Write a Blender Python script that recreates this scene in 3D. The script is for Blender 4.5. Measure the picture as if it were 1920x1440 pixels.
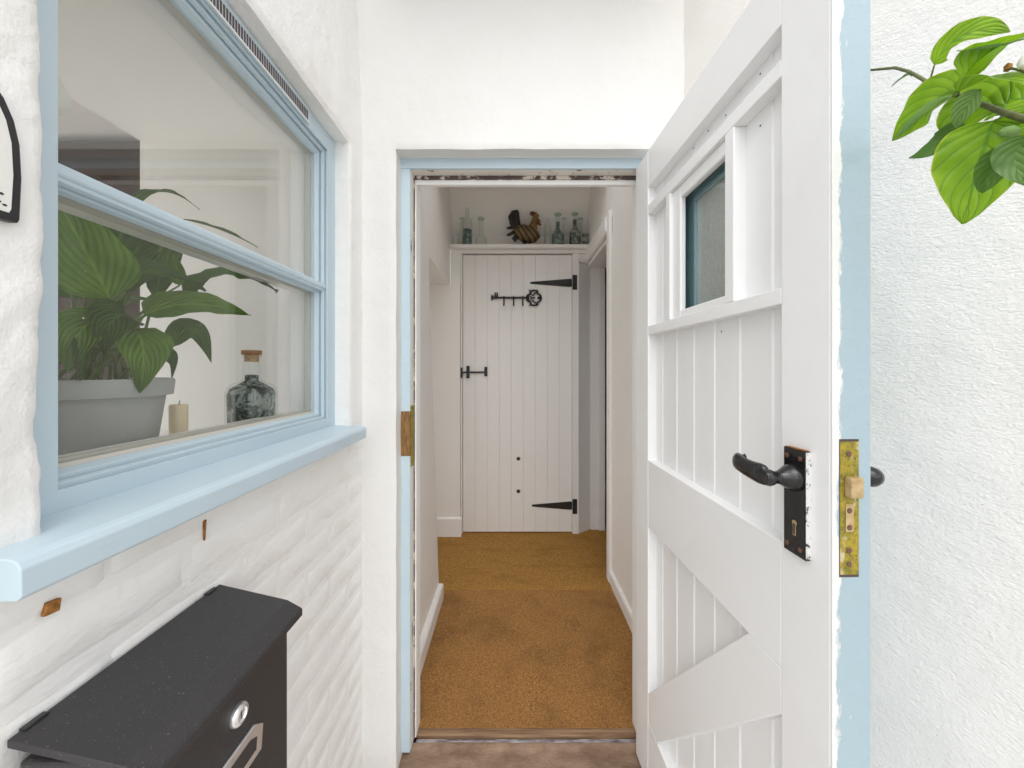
import bpy, bmesh, math, random
from mathutils import Vector, noise
random.seed(11)
scene = bpy.context.scene
for o in list(bpy.data.objects):
    bpy.data.objects.remove(o)
col = scene.collection
R = math.radians
H = 1.50          # camera height above the outside paving; shapes below are given with z measured from the lens
F = 700.0         # focal length in photo pixels (1920 wide)
CX, CY = 960.0, 692.0

# ------------------------------------------------------------------ camera
cam_d = bpy.data.cameras.new('camera'); cam = bpy.data.objects.new('camera', cam_d); col.objects.link(cam)
cam_d.sensor_width = 36; cam_d.lens = 36 * F / 1920
cam_d.shift_y = -(720 - CY) / 1920
cam_d.clip_start = 0.02; cam_d.clip_end = 500
cam.location = (0, 0, H); cam.rotation_euler = (R(90), 0, 0)
scene.camera = cam

# ------------------------------------------------------------------ sky, sun, exposure
SUN_EL, SUN_AZ = R(58), math.atan2(-0.06, -0.80)
world = bpy.data.worlds.new('World'); scene.world = world; world.use_nodes = True
wn, wl = world.node_tree.nodes, world.node_tree.links
bg = wn['Background']
sky = wn.new('ShaderNodeTexSky'); sky.sky_type = 'NISHITA'; sky.sun_disc = False
sky.sun_elevation = SUN_EL; sky.sun_rotation = SUN_AZ; sky.air_density = 1.0; sky.dust_density = 2.0
hs = wn.new('ShaderNodeHueSaturation'); hs.inputs['Saturation'].default_value = 0.12
wl.new(sky.outputs[0], hs.inputs['Color']); wl.new(hs.outputs[0], bg.inputs[0])
bg.inputs[1].default_value = 0.15
sd = bpy.data.lights.new('sun', 'SUN'); sun = bpy.data.objects.new('sun', sd); col.objects.link(sun)
sd.energy = 0.5; sd.angle = R(70); sd.color = (1, 0.95, 0.87)
sdir = Vector((math.sin(SUN_AZ) * math.cos(SUN_EL), math.cos(SUN_AZ) * math.cos(SUN_EL), math.sin(SUN_EL)))
sun.rotation_euler = (-sdir).to_track_quat('-Z', 'Y').to_euler()
sun.location = (-1, -3, 5)
vs = scene.view_settings
vs.view_transform = 'Standard'; vs.look = 'None'; vs.gamma = 1; vs.use_curve_mapping = False
vs.exposure = 1.10
scene.cycles.max_bounces = 14; scene.cycles.diffuse_bounces = 9; scene.cycles.glossy_bounces = 6
scene.cycles.transmission_bounces = 12; scene.cycles.transparent_max_bounces = 24
scene.cycles.use_denoising = True
scene.cycles.sample_clamp_indirect = 6

# ------------------------------------------------------------------ node helpers / materials
class NT:
    def __init__(s, name):
        s.m = bpy.data.materials.new(name); s.m.use_nodes = True
        s.t = s.m.node_tree; s.n = s.t.nodes; s.l = s.t.links
        s.b = s.n['Principled BSDF']; s.out = s.n['Material Output']
        s.tc = s.n.new('ShaderNodeTexCoord')
    def coord(s, scale=(1, 1, 1), kind='Object', loc=(0, 0, 0)):
        mp = s.n.new('ShaderNodeMapping'); s.l.new(s.tc.outputs[kind], mp.inputs[0])
        mp.inputs['Scale'].default_value = scale; mp.inputs['Location'].default_value = loc
        return mp.outputs[0]
    def noise(s, scale, detail=3, rough=0.55, vec=None, dist=0.0):
        x = s.n.new('ShaderNodeTexNoise'); x.inputs['Scale'].default_value = scale
        x.inputs['Detail'].default_value = detail; x.inputs['Roughness'].default_value = rough
        x.inputs['Distortion'].default_value = dist
        s.l.new(vec if vec is not None else s.tc.outputs['Object'], x.inputs['Vector'])
        return x.outputs[0]
    def ramp(s, fac, p0, p1, c0=(0, 0, 0, 1), c1=(1, 1, 1, 1)):
        r = s.n.new('ShaderNodeValToRGB'); e = r.color_ramp.elements
        e[0].position = p0; e[1].position = p1; e[0].color = c0; e[1].color = c1
        s.l.new(fac, r.inputs[0]); return r.outputs[0]
    def mix(s, fac, a, b):
        x = s.n.new('ShaderNodeMix'); x.data_type = 'RGBA'
        for v, i in ((fac, 0), (a, 6), (b, 7)):
            if hasattr(v, 'links'): s.l.new(v, x.inputs[i])
            elif i == 0: x.inputs[0].default_value = v
            else: x.inputs[i].default_value = (*v[:3], 1)
        return x.outputs[2]
    def math(s, op, a, b=None, c=None):
        x = s.n.new('ShaderNodeMath'); x.operation = op
        for i, v in enumerate((a, b, c)):
            if v is None: continue
            if hasattr(v, 'links'): s.l.new(v, x.inputs[i])
            else: x.inputs[i].default_value = v
        return x.outputs[0]
    def color(s, v):
        if hasattr(v, 'links'): s.l.new(v, s.b.inputs['Base Color'])
        else: s.b.inputs['Base Color'].default_value = (*v[:3], 1)
    def rough(s, v):
        if hasattr(v, 'links'): s.l.new(v, s.b.inputs['Roughness'])
        else: s.b.inputs['Roughness'].default_value = v
    def bump(s, h, dist, strength=1.0):
        x = s.n.new('ShaderNodeBump'); x.inputs['Distance'].default_value = dist; x.inputs['Strength'].default_value = strength
        s.l.new(h, x.inputs['Height'])
        prev = s.b.inputs['Normal'].links
        if prev: s.l.new(prev[0].from_socket, x.inputs['Normal'])
        s.l.new(x.outputs[0], s.b.inputs['Normal'])

def paint(name, c, c2=None, rough=0.5, bumps=(), stain=0.5, stain_scale=3.0, stain_rng=(0.5, 0.75)):
    k = NT(name)
    if c2:
        f = k.ramp(k.noise(stain_scale, 5, 0.6), *stain_rng)
        f = k.math('MULTIPLY', f, stain)
        k.color(k.mix(f, c, c2))
    else: k.color(c)
    k.rough(rough)
    for sc_, d in bumps: k.bump(k.noise(sc_, 3), d)
    return k

M = {}
WHITE = (0.87, 0.865, 0.85)
k = paint('smooth masonry paint', WHITE, (0.70, 0.68, 0.62), 0.62, [(9, .006), (140, .0011), (420, .0005)], .35, 2.2)
#spk = k.ramp(k.noise(46, 1, .4), .755, .77); k.color(k.mix(k.math('MULTIPLY', spk, .0), WHITE, (.2, .18, .15)))
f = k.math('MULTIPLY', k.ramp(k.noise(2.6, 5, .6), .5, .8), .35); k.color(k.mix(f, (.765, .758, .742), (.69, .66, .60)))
M['plaster'] = k.m
k = paint('thick lumpy masonry paint', WHITE, (.72, .68, .61), .5, [(28, .003), (110, .0012), (330, .0005)], .45, 5)
M['lumpy'] = k.m
k = NT('painted brick')
st = k.math('MULTIPLY', k.ramp(k.noise(7, 5, .65), .52, .8), .45)
rs_ = k.math('MULTIPLY', k.ramp(k.noise(5.5, 6, .7, k.coord((1, 2.2, .8), loc=(7, 1, 3))), .60, .78), .55)
k.color(k.mix(rs_, k.mix(st, WHITE, (.70, .65, .57)), (.72, .60, .44))); k.rough(.42)
k.bump(k.noise(22, 3, .5, k.coord((1, .55, 1.6))), .0020); k.bump(k.noise(90, 3, .5, k.coord((1, .6, 1.5))), .0009); k.bump(k.noise(380, 2), .0003)
M['brick'] = k.m
k = NT('coarse roller textured wall')
cv = k.coord((1, .55, 1.25))
f = k.math('MULTIPLY', k.ramp(k.noise(4.2, 5, .65), .5, .78), .5)
g = k.math('MULTIPLY', k.ramp(k.noise(9, 4, .6, k.coord((1, 1.6, .7), loc=(3, 1, 7))), .6, .8), .4)
k.color(k.mix(g, k.mix(f, (.872, .850, .822), (.80, .775, .72)), (.78, .75, .69))); k.rough(.6)
k.bump(k.noise(240, 4, .6, cv, .35), .0024); k.bump(k.noise(80, 2, .5, cv), .0014); k.bump(k.noise(520, 2), .0005)
M['roughwall'] = k.m
k = paint('white gloss joinery', (.84, .845, .85), (.79, .79, .785), .32, [(7, .0015), (260, .00012)], .5, 6)
M['wood_white'] = k.m
k = paint('white interior wall', (.88, .862, .835), (.83, .81, .78), .7, [(12, .002), (300, .0003)], .4, 2)
M['int_wall'] = k.m
k = paint('white interior joinery', (.88, .875, .865), (.83, .82, .80), .45, [(10, .0008)], .4, 4)
M['int_white'] = k.m
k = NT('pale blue paint')
f = k.math('MULTIPLY', k.ramp(k.noise(6, 4, .6), .45, .75), .35)
k.color(k.mix(f, (.515, .63, .70), (.59, .69, .745))); k.rough(.36)
k.bump(k.noise(60, 3, .5, k.coord((1, .15, 1))), .0006)
M['blue'] = k.m
k = NT('brown vent slots'); k.color((.10, .06, .055)); k.rough(.6); M['vent_slot'] = k.m
k = NT('black powder coat')
v = k.ramp(k.noise(310, 2, .7), .69, .73)
f = k.ramp(k.noise(900, 1, .5), .70, .74)
d = k.math('MAXIMUM', k.math('MULTIPLY', v, .5), k.math('MULTIPLY', f, .3))
k.color(k.mix(d, (.030, .028, .030), (.30, .28, .26))); k.rough(.42); k.bump(k.noise(600, 2), .0002)
M['black_box'] = k.m
k = paint('black iron', (.018, .018, .02), (.03, .028, .028), .38, [(200, .0004)], .6, 30); M['iron'] = k.m
k = NT('worn black handle enamel')
rust = k.ramp(k.noise(120, 4, .7), .68, .74)
k.color(k.mix(rust, (.012, .012, .013), (.09, .04, .022))); k.rough(.13); k.bump(k.noise(150, 3), .0004)
M['handle'] = k.m
k = NT('rust'); k.color(k.ramp(k.noise(90, 5, .7), .3, .7, (.10, .03, .008, 1), (.48, .21, .04, 1))); k.rough(.85); k.bump(k.noise(200, 4), .002); M['rust'] = k.m
k = NT('rusty old screws'); k.color(k.ramp(k.noise(300, 3), .3, .7, (.05, .02, .012, 1), (.20, .09, .05, 1))); k.rough(.6); M['old_screw'] = k.m
k = NT('rust stained strike'); k.color(k.ramp(k.noise(60, 5, .7, k.coord((4, 1, .4))), .35, .65, (.09, .035, .015, 1), (.34, .19, .05, 1))); k.rough(.6); M['strike'] = k.m
k = NT('corroded brass')
a = k.ramp(k.noise(48, 5, .7), .42, .60); b = k.ramp(k.noise(42, 5, .7, k.coord((1, 1, .6), loc=(4, 2, 1))), .57, .66)
k.color(k.mix(b, k.mix(a, (.50, .36, .035), (.27, .23, .02)), (.66, .56, .34)))
c = k.ramp(k.noise(260, 2, .6), .63, .68); k.color(k.mix(c, k.mix(b, k.mix(a, (.36, .27, .022), (.17, .155, .014)), (.52, .45, .28)), (.10, .06, .03)))
k.rough(.5); k.b.inputs['Metallic'].default_value = .25; k.bump(k.noise(200, 4), .0012); M['brass'] = k.m
k = NT('pale worn brass'); k.color(k.ramp(k.noise(80, 4, .6), .3, .75, (.36, .24, .09, 1), (.58, .45, .27, 1))); k.rough(.4); k.b.inputs['Metallic'].default_value = .3; M['latch'] = k.m
k = NT('chrome'); k.color((.85, .85, .86)); k.b.inputs['Metallic'].default_value = .85; k.rough(.28); M['chrome'] = k.m
k = NT('door edge blue over white')
xyz = k.n.new('ShaderNodeSeparateXYZ'); k.l.new(k.tc.outputs['Object'], xyz.inputs[0])
nz = k.noise(38, 5, .7, k.coord((1, 1, .35)))
sm = k.noise(16, 5, .75, k.coord((3, 1, .8), loc=(1, 4, 2)))
lim = k.math('ADD', xyz.outputs[0], k.math('MULTIPLY', k.math('SUBTRACT', nz, .5), .024))
lim = k.math('ADD', lim, k.math('MULTIPLY', k.math('SUBTRACT', sm, .5), .030))
lim = k.math('ADD', lim, k.math('MULTIPLY', xyz.outputs[2], -.0065))
w = k.ramp(k.math('MULTIPLY_ADD', lim, 20.0, .5), .09, .16)
w2 = k.ramp(k.noise(26, 4, .7, k.coord((2, 1, .5), loc=(2, 2, 2))), .66, .70)
w = k.math('MULTIPLY', w, k.math('SUBTRACT', 1.0, k.math('MULTIPLY', w2, .35)))
edge_xyz = (xyz, w)
k.color(k.mix(w, (.66, .66, .65), (.31, .405, .455))); k.rough(.4); k.bump(k.noise(50, 4), .0012); k.bump(w, .0006)
M['door_edge'] = k.m
k = NT('flaking frame paint')
n1 = k.noise(34, 5, .75, k.coord((1, 1, .22))); n2 = k.noise(60, 5, .75, k.coord((1, 1, .3), loc=(5, 3, 1)))
f1 = k.ramp(n1, .61, .64)
k.color(k.mix(f1, (.78, .75, .69), k.mix(k.ramp(n2, .4, .6), (.10, .06, .06), (.36, .22, .11)))); k.rough(.7); k.bump(f1, .0012); k.bump(n2, .0012)
M['flake'] = k.m
k = NT('white paint over black'); f1 = k.ramp(k.noise(70, 5, .75), .54, .60); k.color(k.mix(f1, (.70, .70, .69), (.03, .03, .03))); k.rough(.5); M['flake_edge'] = k.m
k = NT('dark flaking wood')
n1 = k.noise(40, 5, .75, k.coord((.3, 1, .3))); f1 = k.ramp(n1, .53, .56)
k.color(k.mix(f1, (.09, .065, .06), (.62, .56, .50))); k.rough(.8); k.bump(n1, .003); M['flake_dark'] = k.m
k = NT('coir matting')
n1 = k.noise(230, 4, .75); n2 = k.noise(5, 5, .65); n3 = k.noise(1.8, 3, .6, k.coord(loc=(2, 5, 0))); n4 = k.noise(70, 4, .7)
c0 = k.mix(k.ramp(n1, .36, .66), (.125, .052, .013), (.70, .360, .125))
c1 = k.mix(k.math('MULTIPLY', k.ramp(n4, .42, .7), .35), c0, (.74, .43, .17))
c1 = k.mix(k.math('MULTIPLY', k.ramp(n2, .48, .72), .50), c1, (.14, .078, .036))
k.color(k.mix(k.math('MULTIPLY', k.ramp(n3, .45, .7), .25), c1, (.15, .090, .045))); k.rough(.95); k.b.inputs['Specular IOR Level'].default_value = .1
k.bump(n1, .007); k.bump(n4, .005); M['coir'] = k.m
k = NT('ochre hall carpet')
n1 = k.noise(210, 4, .75); n2 = k.noise(6, 5, .65, k.coord((.5, 1.6, 1)))
c0 = k.mix(k.ramp(n1, .34, .68), (.155, .068, .013), (.70, .385, .115))
k.color(k.mix(k.math('MULTIPLY', k.ramp(n2, .50, .75), .50), c0, (.18, .098, .030))); k.rough(.95); k.b.inputs['Specular IOR Level'].default_value = .1
k.bump(n1, .006); M['carpet'] = k.m
k = NT('worn stone step')
n1 = k.noise(9, 6, .7, k.coord((.6, 1.4, 1))); n2 = k.noise(150, 4, .7)
c0 = k.ramp(n1, .32, .68, (.13, .072, .042, 1), (.36, .25, .175, 1))
sp = k.ramp(n2, .70, .74)
k.color(k.mix(sp, c0, (.55, .48, .40))); k.rough(.75); k.bump(n1, .008); k.bump(n2, .002); M['stone'] = k.m
k = NT('stained oak strip'); k.color(k.ramp(k.noise(30, 5, .6, k.coord((.2, 3, 3))), .3, .7, (.12, .06, .03, 1), (.36, .23, .13, 1))); k.rough(.6); k.bump(k.noise(60, 3, .5, k.coord((.2, 3, 3))), .002); M['oak'] = k.m
k = NT('dull metal weather bar'); k.color(k.ramp(k.noise(40, 5, .6, k.coord((.4, 2, 2))), .4, .62, (.16, .13, .15, 1), (.52, .50, .53, 1))); k.rough(.5); k.b.inputs['Metallic'].default_value = .4; M['bar'] = k.m
k = NT('paving'); k.color(k.ramp(k.noise(6, 6, .7), .3, .7, (.46, .44, .41, 1), (.60, .58, .54, 1))); k.rough(.85); k.bump(k.noise(60, 4), .006); M['paving'] = k.m
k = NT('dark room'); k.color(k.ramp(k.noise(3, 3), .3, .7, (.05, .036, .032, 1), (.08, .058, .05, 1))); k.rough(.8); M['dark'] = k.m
k = NT('grey plastic pot'); k.color(k.mix(k.math('MULTIPLY', k.ramp(k.noise(60, 4), .6, .75), .25), (.40, .415, .405), (.56, .56, .54))); k.rough(.45); k.bump(k.noise(15, 2), .001); M['pot'] = k.m
k = NT('potting soil'); k.color(k.ramp(k.noise(80, 4), .3, .7, (.02, .013, .008, 1), (.10, .065, .04, 1))); k.rough(.95); k.bump(k.noise(120, 4), .006); M['soil'] = k.m
k = NT('grey cream putty'); k.color((.55, .53, .47)); k.rough(.6); M['putty'] = k.m
k = NT('terracotta'); k.color((.38, .16, .08)); k.rough(.8); M['terra'] = k.m
k = NT('cream candle wax'); k.color((.88, .74, .50)); k.b.inputs['Subsurface Weight'].default_value = .3; k.b.inputs['Subsurface Radius'].default_value = (.01, .006, .003); k.rough(.45); M['wax'] = k.m
k = NT('cork stopper'); k.color(k.ramp(k.noise(150, 4), .3, .7, (.36, .20, .09, 1), (.62, .42, .22, 1))); k.rough(.7); M['cork'] = k.m
k = NT('turned wood stopper'); k.color((.36, .17, .07)); k.rough(.45); M['stopper'] = k.m
k = NT('white ceramic'); k.color((.80, .79, .76)); k.rough(.18); M['ceramic'] = k.m
k = NT('off white shade'); k.color((.80, .79, .75)); k.rough(.5); k.b.inputs['Subsurface Weight'].default_value = .2; M['shade'] = k.m
k = NT('woody stem'); k.color(k.ramp(k.noise(80, 4), .3, .7, (.05, .07, .02, 1), (.14, .15, .05, 1))); k.rough(.7); M['stem'] = k.m
k = NT('bark'); k.color(k.ramp(k.noise(60, 4), .3, .7, (.09, .06, .04, 1), (.2, .15, .1, 1))); k.rough(.85); k.bump(k.noise(60, 4), .004); M['bark'] = k.m
k = NT('green bottle glass beads'); k.color(k.ramp(k.noise(55, 4, .7), .40, .60, (.02, .035, .035, 1), (.20, .30, .28, 1))); k.rough(.12); M['beads'] = k.m
k = NT('dark leaf sprigs'); k.color(k.ramp(k.noise(34, 4, .7, dist=1.2), .46, .58, (.022, .036, .030, 1), (.34, .39, .36, 1))); k.rough(.25); M['camo'] = k.m

def thin_glass(name, tint, ior, rough=0.0, bump=None, extra=0.0):
    k = NT(name); k.n.remove(k.b)
    tr = k.n.new('ShaderNodeBsdfTransparent'); tr.inputs[0].default_value = (*tint, 1)
    gl = k.n.new('ShaderNodeBsdfGlossy'); gl.inputs['Roughness'].default_value = rough
    ge = k.n.new('ShaderNodeNewGeometry'); dp = k.n.new('ShaderNodeVectorMath'); dp.operation = 'DOT_PRODUCT'
    k.l.new(ge.outputs['Normal'], dp.inputs[0]); k.l.new(ge.outputs['Incoming'], dp.inputs[1])
    f0 = ((ior - 1) / (ior + 1)) ** 2
    fr = k.math('MULTIPLY_ADD', k.math('POWER', k.math('SUBTRACT', 1.0, k.math('ABSOLUTE', dp.outputs['Value'])), 5.0), 1 - f0, f0)
    mx = k.n.new('ShaderNodeMixShader'); k.l.new(fr, mx.inputs[0]); k.l.new(tr.outputs[0], mx.inputs[1]); k.l.new(gl.outputs[0], mx.inputs[2])
    o_ = mx.outputs[0]
    if extra:
        df = k.n.new('ShaderNodeBsdfDiffuse'); df.inputs[0].default_value = (.8, .8, .8, 1)
        m2_ = k.n.new('ShaderNodeMixShader'); k.l.new(k.math('MULTIPLY', k.ramp(k.noise(150, 1, .4), .80, .83), extra), m2_.inputs[0])
        k.l.new(o_, m2_.inputs[1]); k.l.new(df.outputs[0], m2_.inputs[2]); o_ = m2_.outputs[0]
    k.l.new(o_, k.out.inputs[0]); return k.m
M['pane'] = thin_glass('window glass', (.99, .993, .99), 1.5)
M['pane_dusty'] = thin_glass('window glass with paint specks', (.99, .993, .99), 1.5, extra=.7)
M['bottle_glass'] = thin_glass('clear bottle glass', (.975, .985, .98), 1.5)
M['bottle_green'] = thin_glass('green tinted bottle glass', (.80, .88, .85), 1.5)
k = NT('stippled privacy glass'); k.color(k.mix(k.ramp(k.noise(330, 3, .7), .35, .65), (.30, .36, .32), (.62, .70, .64))); k.rough(.30)
k.b.inputs['Transmission Weight'].default_value = .75; k.b.inputs['IOR'].default_value = 1.45; k.bump(k.noise(420, 3, .6), .0022); k.bump(k.noise(120, 2), .002); M['obscure'] = k.m
k = NT('teal spacer bar'); k.color((.20, .36, .39)); k.rough(.3); k.b.inputs['Metallic'].default_value = .5; M['spacer'] = k.m

def leaf_mat(name, dark, light, vein, k1=26, gloss=.32, trans=.35, along=True, rim=None, bd=.0012):
    k = NT(name)
    sx = k.n.new('ShaderNodeSeparateXYZ'); k.l.new(k.tc.outputs['UV'], sx.inputs[0])
    u, v = sx.outputs[0], sx.outputs[1]
    av = k.math('ABSOLUTE', k.math('SUBTRACT', v, .5))
    ph = k.math('MULTIPLY', k.math('SUBTRACT', u, k.math('MULTIPLY', av, .9 if not along else 1.5)), k1)
    wv = k.math('ABSOLUTE', k.math('SINE', k.math('ADD', ph, k.math('MULTIPLY', k.noise(18, 2), 1.4))))
    vein_f = k.ramp(wv, .0, .32, (1, 1, 1, 1), (0, 0, 0, 1))
    mid = k.ramp(av, .012, .035, (1, 1, 1, 1), (0, 0, 0, 1))
    base = k.mix(k.ramp(k.noise(22, 4), .3, .7), dark, light)
    c = k.mix(k.math('MULTIPLY', vein_f, .55), base, vein)
    c = k.mix(k.math('MULTIPLY', mid, .7), c, [min(1, x * 1.35) for x in (light if along else vein)])
    if rim: c = k.mix(k.math('MULTIPLY', k.ramp(av, .47, .495), .7), c, rim)
    k.color(c); k.rough(gloss); k.bump(wv, bd)
    tl = k.n.new('ShaderNodeBsdfTranslucent'); k.l.new(c, tl.inputs[0])
    mx = k.n.new('ShaderNodeMixShader'); mx.inputs[0].default_value = trans
    k.l.new(k.b.outputs[0], mx.inputs[1]); k.l.new(tl.outputs[0], mx.inputs[2]); k.l.new(mx.outputs[0], k.out.inputs[0])
    return k.m
M['lily'] = leaf_mat('peace lily leaf', (.045, .125, .018), (.095, .215, .032), (.030, .092, .014), 20, .26, bd=.003)
M['lily_light'] = leaf_mat('young peace lily leaf', (.110, .250, .026), (.190, .360, .048), (.065, .175, .020), 20, .24, bd=.003)
M['citrus'] = leaf_mat('citrus leaf', (.155, .33, .010), (.28, .48, .018), (.065, .185, .012), 17, .38, .45, False, (.5, .52, .03))
M['citrus_dark'] = leaf_mat('older citrus leaf', (.075, .175, .022), (.11, .225, .035), (.065, .155, .02), 17, .4, .35, False, None, .0004)
M['citrus_pale'] = leaf_mat('pale citrus leaf underside', (.21, .37, .10), (.30, .47, .16), (.17, .31, .07), 17, .5, .4, False)
k = NT('fresh green petiole'); k.color((.12, .22, .04)); k.rough(.4); M['petiole'] = k.m

# ------------------------------------------------------------------ geometry helpers (z measured from the lens)
WL = {}
class MB:
    def __init__(s, xf=None): s.v = []; s.f = []; s.uv = {}; s.xf = xf; s.flat = set()
    def add(s, vs, fs, uvs=None, flat=False):
        o = len(s.v)
        if flat: s.flat.update(range(len(s.f), len(s.f) + len(fs)))
        s.v += [tuple(s.xf(Vector(p))) if s.xf else tuple(p) for p in vs]
        for i, f in enumerate(fs):
            s.f.append(tuple(a + o for a in f))
        if uvs:
            for i, q in enumerate(uvs): s.uv[o + i] = q
        return s
    def bm(s, b):
        b.verts.index_update(); vs = [v.co.copy() for v in b.verts]; fs = [[v.index for v in f.verts] for f in b.faces]
        b.free(); return s.add(vs, fs, flat=True)
    def box(s, x0, x1, y0, y1, z0, z1, b=0.0, seg=2):
        bm = bmesh.new(); bmesh.ops.create_cube(bm, size=1)
        for v in bm.verts:
            v.co = Vector(((x0 + x1) / 2 + v.co.x * (x1 - x0), (y0 + y1) / 2 + v.co.y * (y1 - y0), (z0 + z1) / 2 + v.co.z * (z1 - z0)))
        if b > 0: bmesh.ops.bevel(bm, geom=bm.edges[:], offset=b, segments=seg, profile=.5, affect='EDGES')
        return s.bm(bm)
    def prism(s, pts, axis, a0, a1, b=0.0):
        """polygon pts in the plane across 'axis', extruded from a0 to a1"""
        def p3(p, a):
            return Vector((a, p[0], p[1])) if axis == 'x' else Vector((p[0], a, p[1])) if axis == 'y' else Vector((p[0], p[1], a))
        bm = bmesh.new(); n = len(pts)
        lo = [bm.verts.new(p3(p, a0)) for p in pts]; hi = [bm.verts.new(p3(p, a1)) for p in pts]
        bm.faces.new(lo); bm.faces.new(hi[::-1])
        for i in range(n): bm.faces.new((lo[i], hi[i], hi[(i + 1) % n], lo[(i + 1) % n]))
        bmesh.ops.recalc_face_normals(bm, faces=bm.faces[:])
        if b > 0: bmesh.ops.bevel(bm, geom=bm.edges[:], offset=b, segments=2, profile=.5, affect='EDGES')
        return s.bm(bm)
    def tube(s, pts, rad, n=8, cap=True, flat=1.0, up=None):
        pts = [Vector(p) for p in pts]; N = len(pts)
        if not hasattr(rad, '__len__'): rad = [rad] * N
        vs, fs = [], []
        up = Vector(up) if up else Vector((0.13, 0.21, 0.97))
        for i, p in enumerate(pts):
            t = (pts[min(i + 1, N - 1)] - pts[max(i - 1, 0)]).normalized()
            a = t.cross(up); a = a.normalized() if a.length > 1e-4 else t.cross(Vector((1, 0, 0))).normalized()
            bb = a.cross(t)
            for j in range(n):
                q = 2 * math.pi * j / n
                vs.append(p + (a * math.cos(q) + bb * math.sin(q) * flat) * rad[i])
        for i in range(N - 1):
            for j in range(n):
                fs.append((i * n + j, i * n + (j + 1) % n, (i + 1) * n + (j + 1) % n, (i + 1) * n + j))
        if cap: fs += [tuple(range(n - 1, -1, -1)), tuple(range((N - 1) * n, N * n))]
        return s.add(vs, fs)
    def lathe(s, prof, c, axis='z', n=24, sx=1.0, sy=1.0):
        """prof: list of (r, h); revolve about axis through c"""
        c = Vector(c); vs, fs = [], []
        for r, h in prof:
            for j in range(n):
                q = 2 * math.pi * j / n; x, y = r * math.cos(q) * sx, r * math.sin(q) * sy
                vs.append(c + (Vector((x, y, h)) if axis == 'z' else Vector((h, x, y)) if axis == 'x' else Vector((x, h, y))))
        m = len(prof)
        for i in range(m - 1):
            for j in range(n):
                f = (i * n + j, i * n + (j + 1) % n, (i + 1) * n + (j + 1) % n, (i + 1) * n + j)
                fs.append(f if axis != 'y' else f[::-1])
        if prof[0][0] > 1e-6: fs.append(tuple(range(n - 1, -1, -1)))
        if prof[-1][0] > 1e-6: fs.append(tuple(range((m - 1) * n, m * n)))
        return s.add(vs, fs)
    def build(s, name, mat, parent=None, smooth=True, angle=32, kind=None, origin=None):
        vs = [Vector(p) for p in s.v]
        if origin is None:
            lo = Vector([min(p[i] for p in vs) for i in range(3)]); hi = Vector([max(p[i] for p in vs) for i in range(3)])
            origin = (lo + hi) / 2
        me = bpy.data.meshes.new(name)
        me.from_pydata([p - origin for p in vs], [], s.f)
        if s.uv:
            ul = me.uv_layers.new(name='UV')
            for lp in me.loops: ul.data[lp.index].uv = s.uv.get(lp.vertex_index, (0, 0))
        if smooth:
            me.shade_smooth()
            me.set_sharp_from_angle(angle=R(angle))
            for i in s.flat: me.polygons[i].use_smooth = False
        me.materials.append(M[mat] if isinstance(mat, str) else mat)
        return place(me, name, origin, parent, kind)

def place(me, name, origin, parent=None, kind=None):
    o = bpy.data.objects.new(name, me); col.objects.link(o)
    w = Vector(origin); WL[o.name] = w
    if parent is not None:
        o.parent = parent; o.location = w - WL[parent.name]
    else: o.location = w + Vector((0, 0, H))
    if kind: o['kind'] = kind
    return o

def thing(name, label, cat, loc, group=None):
    o = bpy.data.objects.new(name, None); col.objects.link(o); o.empty_display_size = .05
    w = Vector(loc); WL[o.name] = w; o.location = w + Vector((0, 0, H))
    o['label'] = label; o['category'] = cat
    if group: o['group'] = group
    return o
def tag(o, label, cat, group=None):
    o['label'] = label; o['category'] = cat
    if group: o['group'] = group
    return o
def bx(name, mat, parent, x0, x1, y0, y1, z0, z1, b=.0015, **kw):
    return MB().box(x0, x1, y0, y1, z0, z1, b).build(name, mat, parent, **kw)
def P(px, py, Z): return Vector(((px - CX) * Z / F, Z, (CY - py) * Z / F))          # a photo point at depth Z
def PX(px, py, X): return P(px, py, X * F / (px - CX))                              # a photo point at side distance X
def lerp_list(a, b, step):
    n = max(1, int(round(abs(b - a) / step))); return [a + (b - a) * i / n for i in range(n + 1)]

FLOOR, GROUND = -1.352, -1.50
HC_TOP = 1.98
WX, WY, RX = -0.500, 1.250, 0.577        # window wall, entrance wall, side wall planes

# ------------------------------------------------------------------ ground
g = MB().add([(-60, -60, GROUND), (60, -60, GROUND), (60, 60, GROUND), (-60, 60, GROUND)], [(0, 1, 2, 3)]).build('ground', 'paving', kind='structure')

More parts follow.
